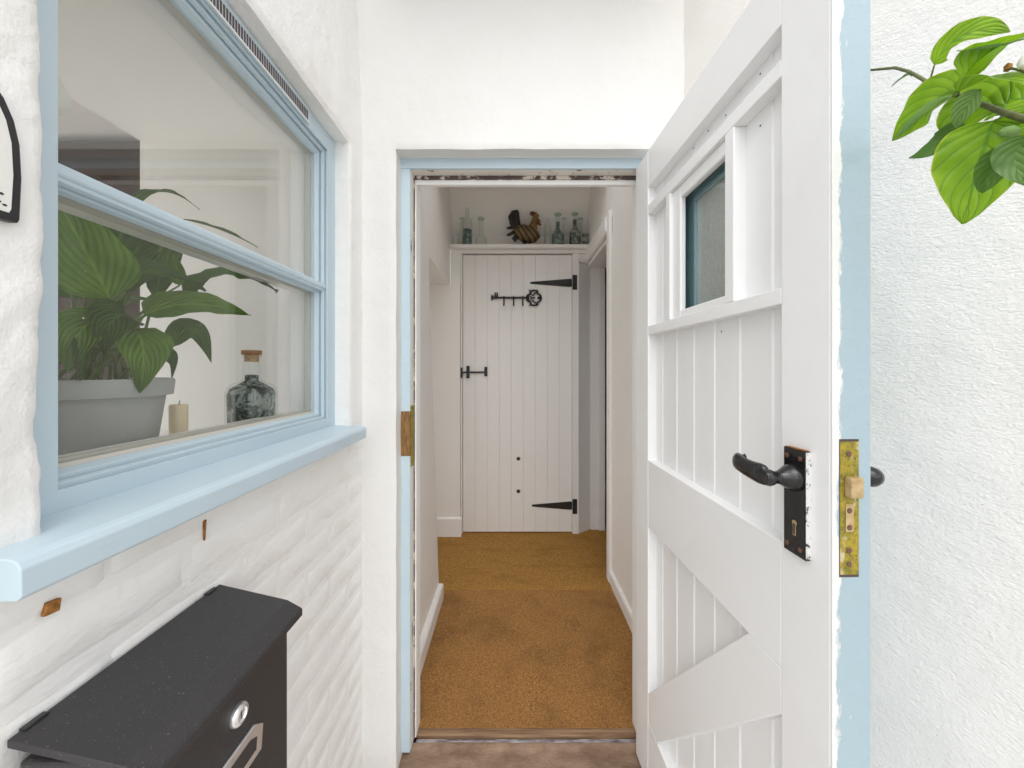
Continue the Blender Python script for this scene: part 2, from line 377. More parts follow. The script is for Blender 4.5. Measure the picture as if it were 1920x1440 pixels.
# ------------------------------------------------------------------ rendered wall sheets with soft, uneven arrises
def sheet(us, vs, fn, holes=(), reveal=None, round_w=.008):
    """grid sheet; fn(u, v, d) -> point with d = distance behind the face; holes are (u0,u1,v0,v1) with returns going 'reveal' deep"""
    mb = MB(); idx = {}
    def hole(u, v):
        for h in holes:
            if h[0] - 1e-6 < u < h[1] + 1e-6 and h[2] - 1e-6 < v < h[3] + 1e-6: return h
        return None
    V, Fs = [], []
    def vid(i, j):
        if (i, j) not in idx: idx[(i, j)] = len(V); V.append(fn(us[i], vs[j], 0))
        return idx[(i, j)]
    solid = {}
    for i in range(len(us) - 1):
        for j in range(len(vs) - 1):
            uc, vc = (us[i] + us[i + 1]) / 2, (vs[j] + vs[j + 1]) / 2
            ok = hole(uc, vc) is None; solid[(i, j)] = ok
            if ok: Fs.append((vid(i, j), vid(i + 1, j), vid(i + 1, j + 1), vid(i, j + 1)))
    # returns
    if reveal:
        deep = {}
        steps = [.0085, .014] + lerp_list(.02, reveal, .012)
        def ring(i, j):
            if (i, j) not in deep:
                r = [vid(i, j)]
                for d in steps: r.append(len(V)); V.append(fn(us[i], vs[j], d))
                deep[(i, j)] = r
            return deep[(i, j)]
        for i in range(len(us) - 1):
            for j in range(len(vs) - 1):
                if solid[(i, j)]: continue
                for (a, b, n) in (((i, j), (i + 1, j), (i, j - 1)), ((i + 1, j), (i + 1, j + 1), (i + 1, j)), ((i + 1, j + 1), (i, j + 1), (i, j + 1)), ((i, j + 1), (i, j), (i - 1, j))):
                    if solid.get(n, False):
                        A, B = ring(*a), ring(*b)
                        for q in range(len(A) - 1): Fs.append((A[q], A[q + 1], B[q + 1], B[q]))
    return mb.add(V, Fs)

def fine(a, b, f0, f1, small, big, extra=()):
    s = set()
    for lo, hi, st in ((a, f0, big), (f0, f1, small), (f1, b, big)):
        if hi > lo:
            for q in lerp_list(lo, hi, st): s.add(round(q, 5))
    out = sorted(s)
    for e in extra:
        out = [q for q in out if abs(q - e) > small * .45] + [e]
    return sorted(out)

def edge_round(u, v, d, hole, r=.009):
    """push points near the hole arris back so that it reads as thick soft plaster"""
    if d > 0: return 0.0
    du = max(hole[0] - u, 0, u - hole[1]); dv = max(hole[2] - v, 0, v - hole[3])
    q = math.hypot(du, dv)
    return (r - math.sqrt(max(0, r * r - (r - min(q, r)) ** 2))) * .6 if q < r else 0.0

# window wall : bricks below the sill, lumpy thick paint around the window
window_wall = thing('window_wall', 'white painted brick cottage wall around the pale blue window', 'wall', (WX - .25, .3, GROUND))
WO = (.398, 1.153, -.20, .700)      # opening (y0,y1,z0,z1)
def wfn(u, v, d):
    a = noise.noise(Vector((u * 9, v * 9, 1.3))) * .0045 + noise.noise(Vector((u * 30, v * 24, 4.1))) * .0040 + noise.noise(Vector((u * 75, v * 60, 9))) * .0016
    k = 1.0 if u < .45 else max(.35, 1 - (u - .45) * 6)
    x = WX - max(0, v - .75) * .035 + a * k - d
    if d == 0: x -= edge_round(u, v, d, WO)
    if d > 0 or edge_round(u, v, 0, WO, .02) > 0:
        n = noise.noise(Vector((v * 11, 3.3, u * 2))) * .006 + noise.noise(Vector((v * 34, 7.3, u))) * .0022 + noise.noise(Vector((v * 90, 2.3, u * 20))) * .0014
        if u < .6: u = u + n
        else: u = u + n * .25 - .008 * max(0, -v + .1)
    return (x, u, v)
us = fine(.12, WY + .02, .30, WY + .02, .0085, .1, (WO[0], WO[1])); vs_ = fine(WO[2], 1.36, WO[2], 1.3, .0085, .1, (WO[3],))
sheet(us, vs_, wfn, [WO], .06).build('render_coat', 'lumpy', window_wall, angle=80)
core = 'int_wall'
bx('wall_core', core, window_wall, -1.15, -.512, .12, WY, GROUND, -.215, 0)
bx('wall_core', core, window_wall, -1.15, -.545, .12, WY, .706, 1.36, 0)
bx('wall_core', core, window_wall, -1.15, -.545, .12, .392, -.215, .706, 0)
bx('wall_core', core, window_wall, -1.15, -.545, 1.160, WY, -.215, .706, 0)
mort = MB()
def mfn(u, v, d): return (WX - .0016 + noise.noise(Vector((u * 20, v * 20, 2))) * .0007 + noise.noise(Vector((u * 5, v * 6, 12))) * .0014, u, v)
sheet(lerp_list(.12, WY + .02, .02), lerp_list(GROUND, WO[2] + .02, .02), mfn).build('mortar_coat', 'brick', window_wall, angle=80)
# bricks : 7 shared meshes, soft paint-filled edges
def brick_mesh(i, L, h):
    rs = random.Random(i); nu, nv = 9, 4
    su = [-.5, -.47, -.40, -.22, 0, .22, .40, .47, .5]; sv = [-.5, -.40, 0, .40, .5]
    V, Fs, U = [], [], {}
    for a in su:
        for b in sv:
            eu, ev_ = (.5 - abs(a)) * L, (.5 - abs(b)) * h; e = min(eu, ev_); drop = (-.0036 if ev_ < 1e-6 else -.0022) if e < 1e-6 else (-.0004 if e < .008 else .0003)
            x = drop + (noise.noise(Vector((a * 3 + i * 7.7, b * 2, i))) * .0009 if e > 1e-6 else 0)
            V.append((x, a * L + rs.uniform(-.0022, .0022), b * h + rs.uniform(-.0022, .0022)))
    for p in range(len(su) - 1):
        for q in range(len(sv) - 1):
            n = len(sv); Fs.append((p * n + q, (p + 1) * n + q, (p + 1) * n + q + 1, p * n + q + 1))
    me = bpy.data.meshes.new('brick'); me.from_pydata(V, [], Fs); me.shade_smooth(); me.materials.append(M['brick']); return me
full = [brick_mesh(i, .216, .066) for i in range(6)]; half = [brick_mesh(20 + i, .103, .066) for i in range(3)]
zc, row = -.2275 - .0035, 0
while zc > GROUND:
    y = WY - (.0 if row % 2 else .112)
    if row % 2 == 0: place(random.choice(half), 'brick', (WX + random.uniform(-.0012, .001), WY - .054, zc), window_wall)
    while y > .33:
        o = place(random.choice(full), 'brick', (WX + random.uniform(-.0009, .0005), y - .1125, zc + random.uniform(-.002, .002)), window_wall)
        o.rotation_euler = (random.uniform(-.010, .010), 0, random.uniform(-.004, .004)); y -= .225
    zc -= .075; row += 1

# entrance wall with the doorway
entrance_wall = thing('entrance_wall', 'smooth white painted wall around the open doorway', 'wall', (0, WY + .1, GROUND))
DO = (-.389, .490, -1.6, .739)
def efn(u, v, d):
    a = noise.noise(Vector((u * 6, v * 6, 7.3))) * .003 + noise.noise(Vector((u * 22, v * 22, 2.1))) * .0009
    y = WY + a * (1 if d == 0 else .0) + d
    if d == 0: y += edge_round(u, v, d, DO, .007)
    n = noise.noise(Vector((v * 9 + u * 9, 1.3, 2))) * .0022
    near = edge_round(u, v, 0, DO, .02) > 0 or d > 0
    cor = max(0, 1 - (u - (WX - .03)) / .07) if u < WX + .04 else 0
    y -= .010 * cor * cor                                    # soft filled inner corner
    if near: u, v = u + n, v + n
    return (u, y, v)
us = fine(WX - .06, RX + .03, WX - .06, RX + .03, .013, .1, (DO[0], DO[1])); vs_ = fine(GROUND, HC_TOP, GROUND, 1.35, .013, .1, (DO[3],))
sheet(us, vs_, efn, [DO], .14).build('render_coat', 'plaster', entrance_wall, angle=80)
bx('wall_core', core, entrance_wall, -1.15, -.399, WY + .035, 1.42, GROUND, HC_TOP, 0)
bx('wall_core', core, entrance_wall, .500, .90, WY + .035, 1.42, GROUND, HC_TOP, 0)
bx('wall_core', core, entrance_wall, -.399, .500, WY + .035, 1.42, .750, HC_TOP, 0)

ev = thing('added_eaves', 'unseen boarded eaves added above the doorway to shade the entrance wall', 'added shade', (0, 1.1, 1.40))  # out-of-view overhang added to cut the light on the entrance wall
bx('shade_soffit', 'wood_white', ev, -.48, .56, .85, 1.245, 1.400, 1.418, .002)
bx('shade_fascia', 'wood_white', ev, -.48, .56, .83, .8495, 1.385, 1.53, .002)
bx('shade_gutter', 'black_box', ev, -.48, .56, .75, .8295, 1.44, 1.51, .02)

# side wall behind the open door
side_wall = thing('side_wall', 'coarse textured white wall behind the open door and lemon branch', 'wall', (RX + .1, .6, GROUND))
def sfn(u, v, d):
    a = noise.noise(Vector((u * 7, v * 7, 17.3))) * .0035 + noise.noise(Vector((u * 25, v * 22, 5))) * .0012
    return (RX + (WY - u) * .37 - a, u, v)
us = fine(.40, WY + .02, .40, 1.0, .012, .03)[::-1]; vs_ = fine(GROUND, 1.36, -.7, .8, .012, .05)
sheet(us, vs_, sfn).build('render_coat', 'roughwall', side_wall, angle=80)
MB().prism([(RX + .008, WY), (RX + .008 + .3145, .40), (RX + .65, .40), (RX + .65, WY)], 'z', GROUND, 1.36).build('wall_core', core, side_wall, smooth=False)

# ------------------------------------------------------------------ window
win = thing('window', 'pale blue wooden window with one crossbar above the pot plant', 'window', (-.57, .78, -.17))
FX, GX = -.546, -.585
Y0, Y1, Z0, Z1 = .398, 1.153, -.172, .699
def profile_bar(name, pts, axis, a0, a1, parent=win, mat='blue'):
    return MB().prism(pts, axis, a0, a1, .0009).build(name, mat, parent)
# moulded sections: stepped from the face to the glass
def jamb(y_out, y_in, s):   # s=+1 steps grow towards +y
    return [(-.6095, y_out), (FX, y_out), (FX, y_in), (FX - .006, y_in), (FX - .006, y_in - s * .005), (FX - .0095, y_in - s * .005), (FX - .0095, y_in + s * .005), (FX - .018, y_in + s * .007), (FX - .018, y_in + s * .001), (FX - .0215, y_in + s * .001), (FX - .0215, y_in + s * .012), (FX - .033, y_in + s * .016), (FX - .036, y_in + s * .013), (-.6095, y_in + s * .013)]
profile_bar('frame_jamb', jamb(Y0, .4495, 1), 'z', Z0, Z1)
profile_bar('frame_jamb', jamb(Y1, 1.107, -1), 'z', Z0, Z1)
def rail(z_out, z_in, s, fx=FX):
    return [(-.6095, z_out), (fx, z_out), (fx, z_in), (fx - .006, z_in), (fx - .006, z_in - s * .005), (fx - .0095, z_in - s * .005), (fx - .0095, z_in + s * .006), (fx - .018, z_in + s * .008), (fx - .018, z_in + s * .002), (fx - .0215, z_in + s * .002), (fx - .0215, z_in + s * .014), (fx - .034, z_in + s * .019), (fx - .037, z_in + s * .016), (-.6095, z_in + s * .016)]
profile_bar('frame_head', rail(Z1, .649, -1, FX + .0006), 'y', Y0 + .002, Y1 - .002)
profile_bar('frame_bottom_rail', rail(Z0, -.146, 1, FX + .0006), 'y', Y0 + .002, Y1 - .002)
tz0, tz1 = .222, .256
profile_bar('crossbar', [(-.6095, tz0 + .006), (-.580, tz0 + .004), (-.578, tz0), (-.567, tz0 + .003), (-.567, tz0 + .009), (-.563, tz0 + .009), (-.563, tz0 + .006), (-.556, tz0 + .009), (-.556, tz0 + .014), (-.5535, tz0 + .015), (-.552, tz0 + .018), (-.552, tz1 - .008), (-.556, tz1 - .003), (-.575, tz1), (-.582, tz1 - .003), (-.6095, tz1 - .004)], 'y', .446, 1.111)
# putty lines and double glazing
for (a, b) in ((-.1235, tz0 + .006), (tz1 - .003, .6375)):
    pn = MB().box(-.589, -.585, .462, 1.096, a, b).build('pane', 'pane_dusty' if a < 0 else 'pane', win, smooth=False)
    MB().box(-.609, -.605, .462, 1.096, a, b).build('pane', 'pane', win, smooth=False)
    bx('glazing_spacer', 'putty', pn, -.604, -.590, 1.089, 1.096, a, b, 0); bx('glazing_spacer', 'putty', pn, -.604, -.590, .462, .469, a, b, 0)
    bx('glazing_spacer', 'putty', pn, -.604, -.590, .4691, 1.0889, a, a + .006, 0); bx('glazing_spacer', 'putty', pn, -.604, -.590, .4691, 1.0889, b - .006, b, 0)
MB().prism([(-.5845, -.1285), (-.5805, -.1285), (-.5845, -.1220)], 'y', .464, 1.094).build('putty_line', 'putty', win)
for (a, b, c, d) in ((Y0, .462, Z0, Z1), (1.0962, Y1, Z0, Z1), (.4622, 1.096, .6378, Z1), (.4622, 1.096, Z0, -.1237), (.4622, 1.096, tz0 + .006, tz1 - .0035)):
    bx('inner_frame', 'int_white', win, -.652, -.6097, a, b, c, d, .002)
# trickle vent
vent = MB().box(FX + .001, FX + .006, .42, .997, .652, .695, .0015).build('trickle_vent', 'blue', win)
bx('vent_lip', 'wood_white', vent, FX + .0062, FX + .0085, .432, .990, .6525, .6565, .0006)
for i in range(72):
    yy = .436 + i * .0077
    bx('slot', 'vent_slot', vent, FX + .0060, FX + .0068, yy, yy + .0044, .6575, .6830, 0)
# sill
sill = MB().prism([(-.60, -.1735), (-.548, -.1715), (-.470, -.178), (-.462, -.181), (-.458, -.188), (-.458, -.214), (-.462, -.2175), (-.60, -.2175)], 'y', .348, 1.176, .0014).build('window_sill', 'blue', win)

# inner window board (white) with the deep reveal behind the glass
bx('window_board', 'int_white', window_wall, -1.17, -.641, .394, 1.158, -.214, -.190, .002)

# ------------------------------------------------------------------ room behind the window, its view darkened by an added block
room = MB()
for b in ((-4.0, -3.2, .07, .12, GROUND, .95), (-3.2, -1.2, .07, .12, GROUND, -1.2), (-3.2, -1.2, .07, .12, .90, .95), (-1.2, -1.155, .07, .12, GROUND, .95), (-4.05, -4.0, .07, 2.0, GROUND, .95), (-4.0, -1.155, 1.95, 2.0, GROUND, .95), (-4.0, -1.155, .07, 2, .95, 1.0), (-4.0, -1.155, .07, 2, FLOOR - .05, FLOOR), (-1.156, -1.151, 1.16, 2, GROUND, .95)):  # gap in the near wall added so daylight reaches the window reveal
    room.box(*b)
room.build('sitting_room_walls', 'int_wall', kind='structure', smooth=False)

wd = thing('dark_standin', 'dark brown block added for the shade of the room behind the pot plant', 'dark backdrop', (-1.75, 1.7, FLOOR))  # stand-in added to keep the view into the white-walled room dark
bx('standin_block', 'dark', wd, -2.45, -1.20, 1.52, 1.94, FLOOR, .93, .004)
bx('door', 'dark', wd, -2.44, -1.83, 1.498, 1.5195, FLOOR + .06, .91, .004); bx('door', 'dark', wd, -1.82, -1.21, 1.498, 1.5195, FLOOR + .06, .91, .004)  # front panels of the added dark stand-in

# ------------------------------------------------------------------ door frame and threshold
frame = thing('door_frame', 'pale blue door frame with flaking paint in the rebate', 'door frame', (0, 1.36, FLOOR))
FY, SY, BY = 1.310, 1.362, 1.425
bx('jamb', 'blue', frame, -.3985, -.358, FY, FY + .010, -1.347, .7035, .002)
bx('jamb', 'blue', frame, .466, .4995, FY, FY + .010, -1.347, .7035, .002)
bx('head', 'blue', frame, -.3985, .4995, FY - .001, FY + .010, .7036, .7495, .002)
bx('rebate_face', 'flake', frame, -.3985, -.3575, FY + .0102, SY + .002, -1.347, .704, .001)
bx('rebate_face', 'flake', frame, .4655, .4995, FY + .0102, SY + .002, -1.347, .704, .001)
bx('rebate_face', 'flake', frame, -.3574, .4654, FY + .0102, SY + .002, .703, .745, .001)
bx('weather_strip', 'flake_dark', frame, -.3574, -.3545, SY - .006, SY + .002, -1.345, .696, .0008)
bx('weather_strip', 'flake_dark', frame, -.354, .4654, SY - .006, SY + .002, .690, .7028, .0008)
bx('stop', 'int_white', frame, -.3985, -.3500, SY + .0022, BY, -1.347, .690, .0015)
bx('stop', 'int_white', frame, .459, .4995, SY + .0022, BY, -1.347, .690, .0015)
bx('stop', 'int_white', frame, -.3499, .4589, SY + .0022, SY + .020, .674, .745, .0015)
sp = bx('strike_plate', 'strike', frame, -.392, -.3563, FY - .0022, FY + .03, -.305, -.148, .001)
bx('keep', 'brass', sp, -.3585, -.3545, FY + .006, FY + .05, -.345, -.130, .001)
thr = thing('threshold_step', 'worn brown stone doorstep with wood and metal threshold strips', 'step', (0, 1.3, GROUND))
def stfn(u, v, d):
    z = -1.362 + noise.noise(Vector((u * 9, v * 16, 3))) * .003 + noise.noise(Vector((u * 40, v * 40, 3))) * .001
    if v > 1.333: z += .010 * min(1, (v - 1.333) / .008)
    if v < 1.14: z -= (1.14 - v) ** 2 * 25
    return (u, v, z)
sheet(lerp_list(-.45, .52, .012), lerp_list(1.10, 1.352, .008), stfn).build('stone', 'stone', thr, angle=80)
bx('stone_base', 'stone', thr, -.45, .52, 1.10, 1.36, GROUND, -1.405, .004)
bx('metal_bar', 'bar', thr, -.3499, .4589, 1.3535, 1.366, -1.40, -1.353, .0015)
bx('wood_strip', 'oak', thr, -.3499, .4589, 1.370, 1.398, -1.40, -1.343, .003)

# ------------------------------------------------------------------ corridor shell
mat_ = MB()
def cfn(u, v, d): return (u, v, FLOOR + .006 + noise.noise(Vector((u * 5, v * 5, 3))) * .003)
sheet(lerp_list(-.44, .66, .02), lerp_list(1.3985, 2.275, .02), cfn).build('coir_floor_matting', 'coir', kind='structure', angle=80)
def cfn2(u, v, d): return (u, v, FLOOR + .010 - .006 * max(0, 1 - abs(v - 2.275) / .015) + noise.noise(Vector((u * 5, v * 5, 13))) * .002)
sheet(lerp_list(-1.8, 1.4, .03), lerp_list(2.275, 3.35, .03), cfn2).build('hall_carpet', 'carpet', kind='structure', angle=80)
bx('hall_floor', 'dark', None, -1.9, 1.6, 1.40, 3.5, GROUND, FLOOR - .004, 0, kind='structure')
HC = 1.95
def lean_wall(name, x_bot, x_top, y0, y1, thick, mat='int_wall'):
    zb, zt = FLOOR - .1, HC
    return MB().prism([(x_bot, zb), (x_top, zt), (x_top - thick, zt), (x_bot - thick, zb)], 'y', y0, y1, .004).build(name, mat, kind='structure')
wl_ = lean_wall('hall_wall_left', -.424, -.530, 1.42, 2.195, .09)
MB().prism([(-.402, FLOOR), (-.402, FLOOR + .082), (-.408, FLOOR + .092), (-.432, FLOOR + .092), (-.432, FLOOR)], 'y', 1.425, 2.195, .001).build('skirting_board', 'int_white', wl_)
# wall with an opening on the left : lintel over it, end wall behind
li = MB().box(-.62, -.500, 2.196, 3.02, .680, HC, .003).build('hall_wall_left_lintel', 'int_wall', kind='structure')
ew = MB().box(-1.8, -.418, 3.000, 3.12, FLOOR - .1, .6795, .001).build('hall_wall_end', 'int_wall', kind='structure')
MB().prism([(2.985, FLOOR), (2.985, FLOOR + .15), (2.992, FLOOR + .162), (3.001, FLOOR + .162), (3.001, FLOOR)], 'x', -1.8, -.405, .001).build('skirting_board', 'int_white', ew)
MB().box(-.62, -.500, 3.021, 3.30, .970, HC).build('hall_wall_niche_left', 'int_wall', kind='structure')
pw = MB(); pw.box(-1.85, -1.8, 1.9, 3.2, FLOOR - .1, -1.2); pw.box(-1.85, -1.8, 1.9, 3.2, .68, .9); pw.box(-1.85, -1.8, 1.9, 2.2, -1.2, .68); pw.box(-1.85, -1.8, 3.0, 3.2, -1.2, .68)  # open middle of this unseen wall added to bring light into the hall
pw.build('side_passage_wall', 'int_wall', kind='structure', smooth=False)
bx('side_passage_wall_near', 'int_wall', None, -1.8, -.53, 2.10, 2.19, FLOOR - .1, HC, 0, kind='structure')
bx('side_passage_ceiling', 'int_wall', None, -1.85, -.621, 2.1, 3.2, .6805, .73, 0, kind='structure')
# right wall
wr = MB().box(.630, .73, 1.42, 2.345, FLOOR - .1, HC, .003).build('hall_wall_right', 'int_wall', kind='structure')
MB().prism([(.612, FLOOR), (.612, FLOOR + .070), (.617, FLOOR + .080), (.632, FLOOR + .080), (.632, FLOOR)], 'y', 1.425, 2.345, .001).build('skirting_board', 'int_white', wr)
MB().box(.630, .73, 2.346, 3.40, .955, HC).build('hall_wall_right_lintel', 'int_wall', kind='structure')
dt = thing('side_doorway', 'white panelled doorway trim with dark gap in the hall side wall', 'doorway', (.66, 2.7, FLOOR))
bx('architrave', 'int_white', dt, .608, .6299, 2.345, 2.405, FLOOR, 1.000, .003)
MB().prism([(.608, .880), (.600, .90), (.600, .975), (.606, .985), (.6299, .985), (.6299, .880)], 'y', 2.4055, 3.12, .002).build('head_architrave', 'int_white', dt)
bx('jamb', 'int_white', dt, .630, .80, 2.346, 2.372, FLOOR, .86, .002)
bx('head_lining', 'int_white', dt, .631, .80, 2.373, 3.13, .845, .879, .002)
MB().prism([(.545, 3.052), (.66, 3.135), (.66, 3.20), (.545, 3.20)], 'z', FLOOR, .870, .002).build('splayed_board', 'int_white', dt)
bx('jamb', 'int_white', dt, .661, .722, 3.120, 3.20, FLOOR, .8445, .002)
bx('door_stop', 'int_white', dt, .7225, .775, 3.105, 3.20, FLOOR, .8445, .003)
MB().prism([(.540, 3.00), (.655, 3.09), (.655, 3.18), (.540, 3.18)], 'z', .8705, .893, .003).build('corner_cap', 'int_white', dt)
bx('corner_block', 'int_white', dt, .5446, .629, 3.062, 3.20, .8935, .9425, .001)
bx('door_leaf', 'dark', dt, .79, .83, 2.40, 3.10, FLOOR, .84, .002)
bx('hinge', 'iron', dt, .7755, .789, 3.085, 3.105, .60, .72, .002); bx('hinge', 'iron', dt, .7755, .789, 3.085, 3.105, -1.05, -.93, .002)
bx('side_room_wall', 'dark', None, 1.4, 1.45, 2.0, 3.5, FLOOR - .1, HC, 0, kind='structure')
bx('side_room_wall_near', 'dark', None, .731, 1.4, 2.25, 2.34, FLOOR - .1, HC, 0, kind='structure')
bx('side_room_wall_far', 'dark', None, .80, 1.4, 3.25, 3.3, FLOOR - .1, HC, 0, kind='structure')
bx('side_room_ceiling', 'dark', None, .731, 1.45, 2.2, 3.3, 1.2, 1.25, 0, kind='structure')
# sloping ceiling over the shelf, flat ceiling nearer the entrance
cl = MB(); cl.prism([(3.21, .96), (3.21, 1.140), (2.84, 1.60), (2.84, HC - .16), (3.5, HC - .16), (3.5, .96)], 'x', -.4999, .6299)
cl.build('hall_sloping_ceiling', 'int_wall', kind='structure', smooth=False)
def cz(y): return .80 + (y - 1.42) * .52
RL = (-.47, .62, 1.44, 2.42)      # unseen roof opening added to let more light into the hall
hc = MB()
def slab(x0, x1, y0, y1, a=.0, b=.06): return ([(y0, cz(y0) + a), (y1, cz(y1) + a), (y1, cz(y1) + b), (y0, cz(y0) + b)], 'x', x0, x1)
hc.prism(*slab(-.9, RL[0], 1.30, 2.95)); hc.prism(*slab(RL[1], 1.0, 1.30, 2.95)); hc.prism(*slab(RL[0], RL[1], 1.30, RL[2])); hc.prism(*slab(RL[0], RL[1], RL[3], 2.95))
hc.box(-.9, 1.0, 2.85, 3.5, HC - .15, HC)
hco = hc.build('hall_ceiling', 'int_wall', kind='structure', smooth=False)
MB().prism(*slab(RL[0] - .03, RL[1] + .03, RL[2] - .03, RL[3] + .03, .062, .066)).build('added_rooflight_pane', 'pane', hco, smooth=False)  # glass over the added roof opening
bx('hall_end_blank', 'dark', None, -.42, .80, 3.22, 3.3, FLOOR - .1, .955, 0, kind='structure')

# ------------------------------------------------------------------ cupboard frame with shelf, cupboard door
cf = thing('cupboard_surround', 'white cupboard frame with a bottle shelf along its top', 'shelf', (.05, 3.1, FLOOR))
DY = 3.060
bx('shelf', 'int_white', cf, -.498, .629, 2.985, 3.205, .972, 1.000, .003)
bx('post', 'int_white', cf, -.4165, -.405, 3.040, 3.20, FLOOR + .005, .9425, .0015); bx('post', 'int_white', cf, -.4995, -.417, 3.0205, 3.20, .680, .9425, .0015)
bx('post', 'int_white', cf, .493, .5445, 3.040, 3.20, FLOOR + .005, .9425, .0015)
bx('head_board', 'int_white', cf, -.498, .629, 3.035, 3.20, .943, .9715, .0015)
cd = thing('boarded_door', 'tall white boarded cupboard door at the end of the hall', 'door', (.045, DY, FLOOR + .01))
xb = [-.402 + i * (.892 / 9) for i in range(10)]
bshare = None
for i in range(9):
    w = xb[i + 1] - xb[i]
    o = MB().box(xb[i] + .0004, xb[i + 1] - .0004, DY, DY + .022, FLOOR + .018, .935, .0022, 1).build('board', 'int_white', cd, angle=20)
    if i == 0: bshare = o.data
    else: o.data = bshare
def hinge(ztip, zc, xt):
    h = MB(); h.prism([(P(xt, 0, DY).x, zc - .008), (.478, zc - .034), (.492, zc - .030), (.492, zc + .030), (.478, zc + .034), (P(xt, 0, DY).x, zc + .008), (P(xt, 0, DY).x - .006, zc)], 'y', DY - .0045, DY - .0002, .0008)
    hp = h.build('strap_hinge', 'iron', cd)
    bx('hinge_plate', 'iron', hp, .4925, .530, DY - .024, DY - .019, zc - .060, zc + .060, .001)
    for q in (-.04, 0, .04): MB().lathe([(.005, 0), (.004, -.002), (0, -.003)], (.511, DY - .024, zc + q), 'y', 8).build('screw', 'iron', hp)
    for q in (.25, .35, .44): MB().lathe([(.005, 0), (.004, -.002), (0, -.003)], (q, DY - .0045, zc), 'y', 8).build('screw', 'iron', hp)
hinge(0, .706, 995); hinge(0, -1.118, 998)
lt = MB().box(-.372, -.200, DY - .013, DY - .007, -.033, -.019, .001).build('thumb_latch', 'iron', cd)
bx('latch_plate', 'iron', lt, -.226, -.201, DY - .014, DY - .0003, -.058, .018, .001); bx('latch_staple', 'iron', lt, -.372, -.347, DY - .018, DY - .0003, -.075, .026, .001)
bx('latch_keep', 'iron', lt, -.430, -.404, DY - .026, DY - .0205, -.072, .012, .001); bx('latch_bar', 'iron', lt, -.404, -.372, DY - .022, DY - .010, -.033, -.020, .001)
for yy in (860, 921):
    c = P(972, yy, DY); MB().lathe([(.0155, 0), (.0155, -.003), (.012, -.006), (0, -.007)], (c.x, DY - .0002, c.z), 'y', 16).build('bolt_cap', 'iron', cd)

# key shaped hook rail
kr = thing('key_rack', 'black iron hook rail shaped like an ornate key on the cupboard door', 'key rack', (P(968, 560, DY).x, DY - .01, P(968, 575, DY).z))
KY = DY - .010
def K(px, py, dy=0): q = P(px, py, DY); return Vector((q.x, KY + dy, q.z))
m = MB(); m.tube([K(922, 558.5), K(987, 558.5)], .0085, 8); m.prism([(K(921, 0).x, K(0, 553).z), (K(926, 0).x, K(0, 556).z), (K(926, 0).x, K(0, 561).z), (K(921, 0).x, K(0, 564).z)], 'y', KY - .006, KY + .006)
for a in (928.5, 932.5): m.box(K(a - 1.3, 0).x, K(a + 1.3, 0).x, KY - .006, KY + .006, K(0, 557).z, K(0, 549).z, .001)
for a in (930, 945, 963, 980): m.tube([K(a - 1.5, 558.5), K(a + 1.5, 558.5)], .0125, 8)
for a in (987, 991): m.tube([K(a - 1, 558.5), K(a + 1, 558.5)], .014, 8)
shaft = m.build('shaft', 'iron', kr)
for a in (945, 963, 980):
    MB().tube([K(a, 559), K(a, 571), K(a, 573.5, -.012), K(a, 573, -.026), K(a, 570, -.030)], .0062, 6).build('hook', 'iron', kr)
m = MB(); cxx, cyy = 1001, 559
outer = []
for i in range(41):
    q = 2 * math.pi * i / 40; r = 13.0 * (1 + .12 * math.cos(4 * q) - .05 * math.cos(8 * q)); outer.append(K(cxx + r * .95 * math.cos(q), cyy + r * 1.0 * math.sin(q)))
m.tube(outer, .0072, 6, False)
for sgn in (-1, 1):
    m.tube([K(989, cyy), K(994, cyy + sgn * 8), K(999, cyy + sgn * 4.5), K(1003, cyy + sgn * 9), K(1007, cyy + sgn * 10)], .006, 6)
    m.tube([K(994, cyy + sgn * 3), K(998, cyy), K(1003, cyy + sgn * .5)], .005, 6)
    m.prism([(K(994, 0).x, K(0, cyy + sgn * 11).z), (K(991, 0).x, K(0, cyy + sgn * 15).z), (K(998, 0).x, K(0, cyy + sgn * 13.5).z)], 'y', KY - .005, KY + .005)
    m.prism([(K(1004, 0).x, K(0, cyy + sgn * 12).z), (K(1007, 0).x, K(0, cyy + sgn * 16).z), (K(1010, 0).x, K(0, cyy + sgn * 11).z)], 'y', KY - .005, KY + .005)
m.tube([K(1007, cyy), K(1011, cyy), K(1016, cyy)], [.007, .013, .005], 8)
m.build('bow', 'iron', kr)

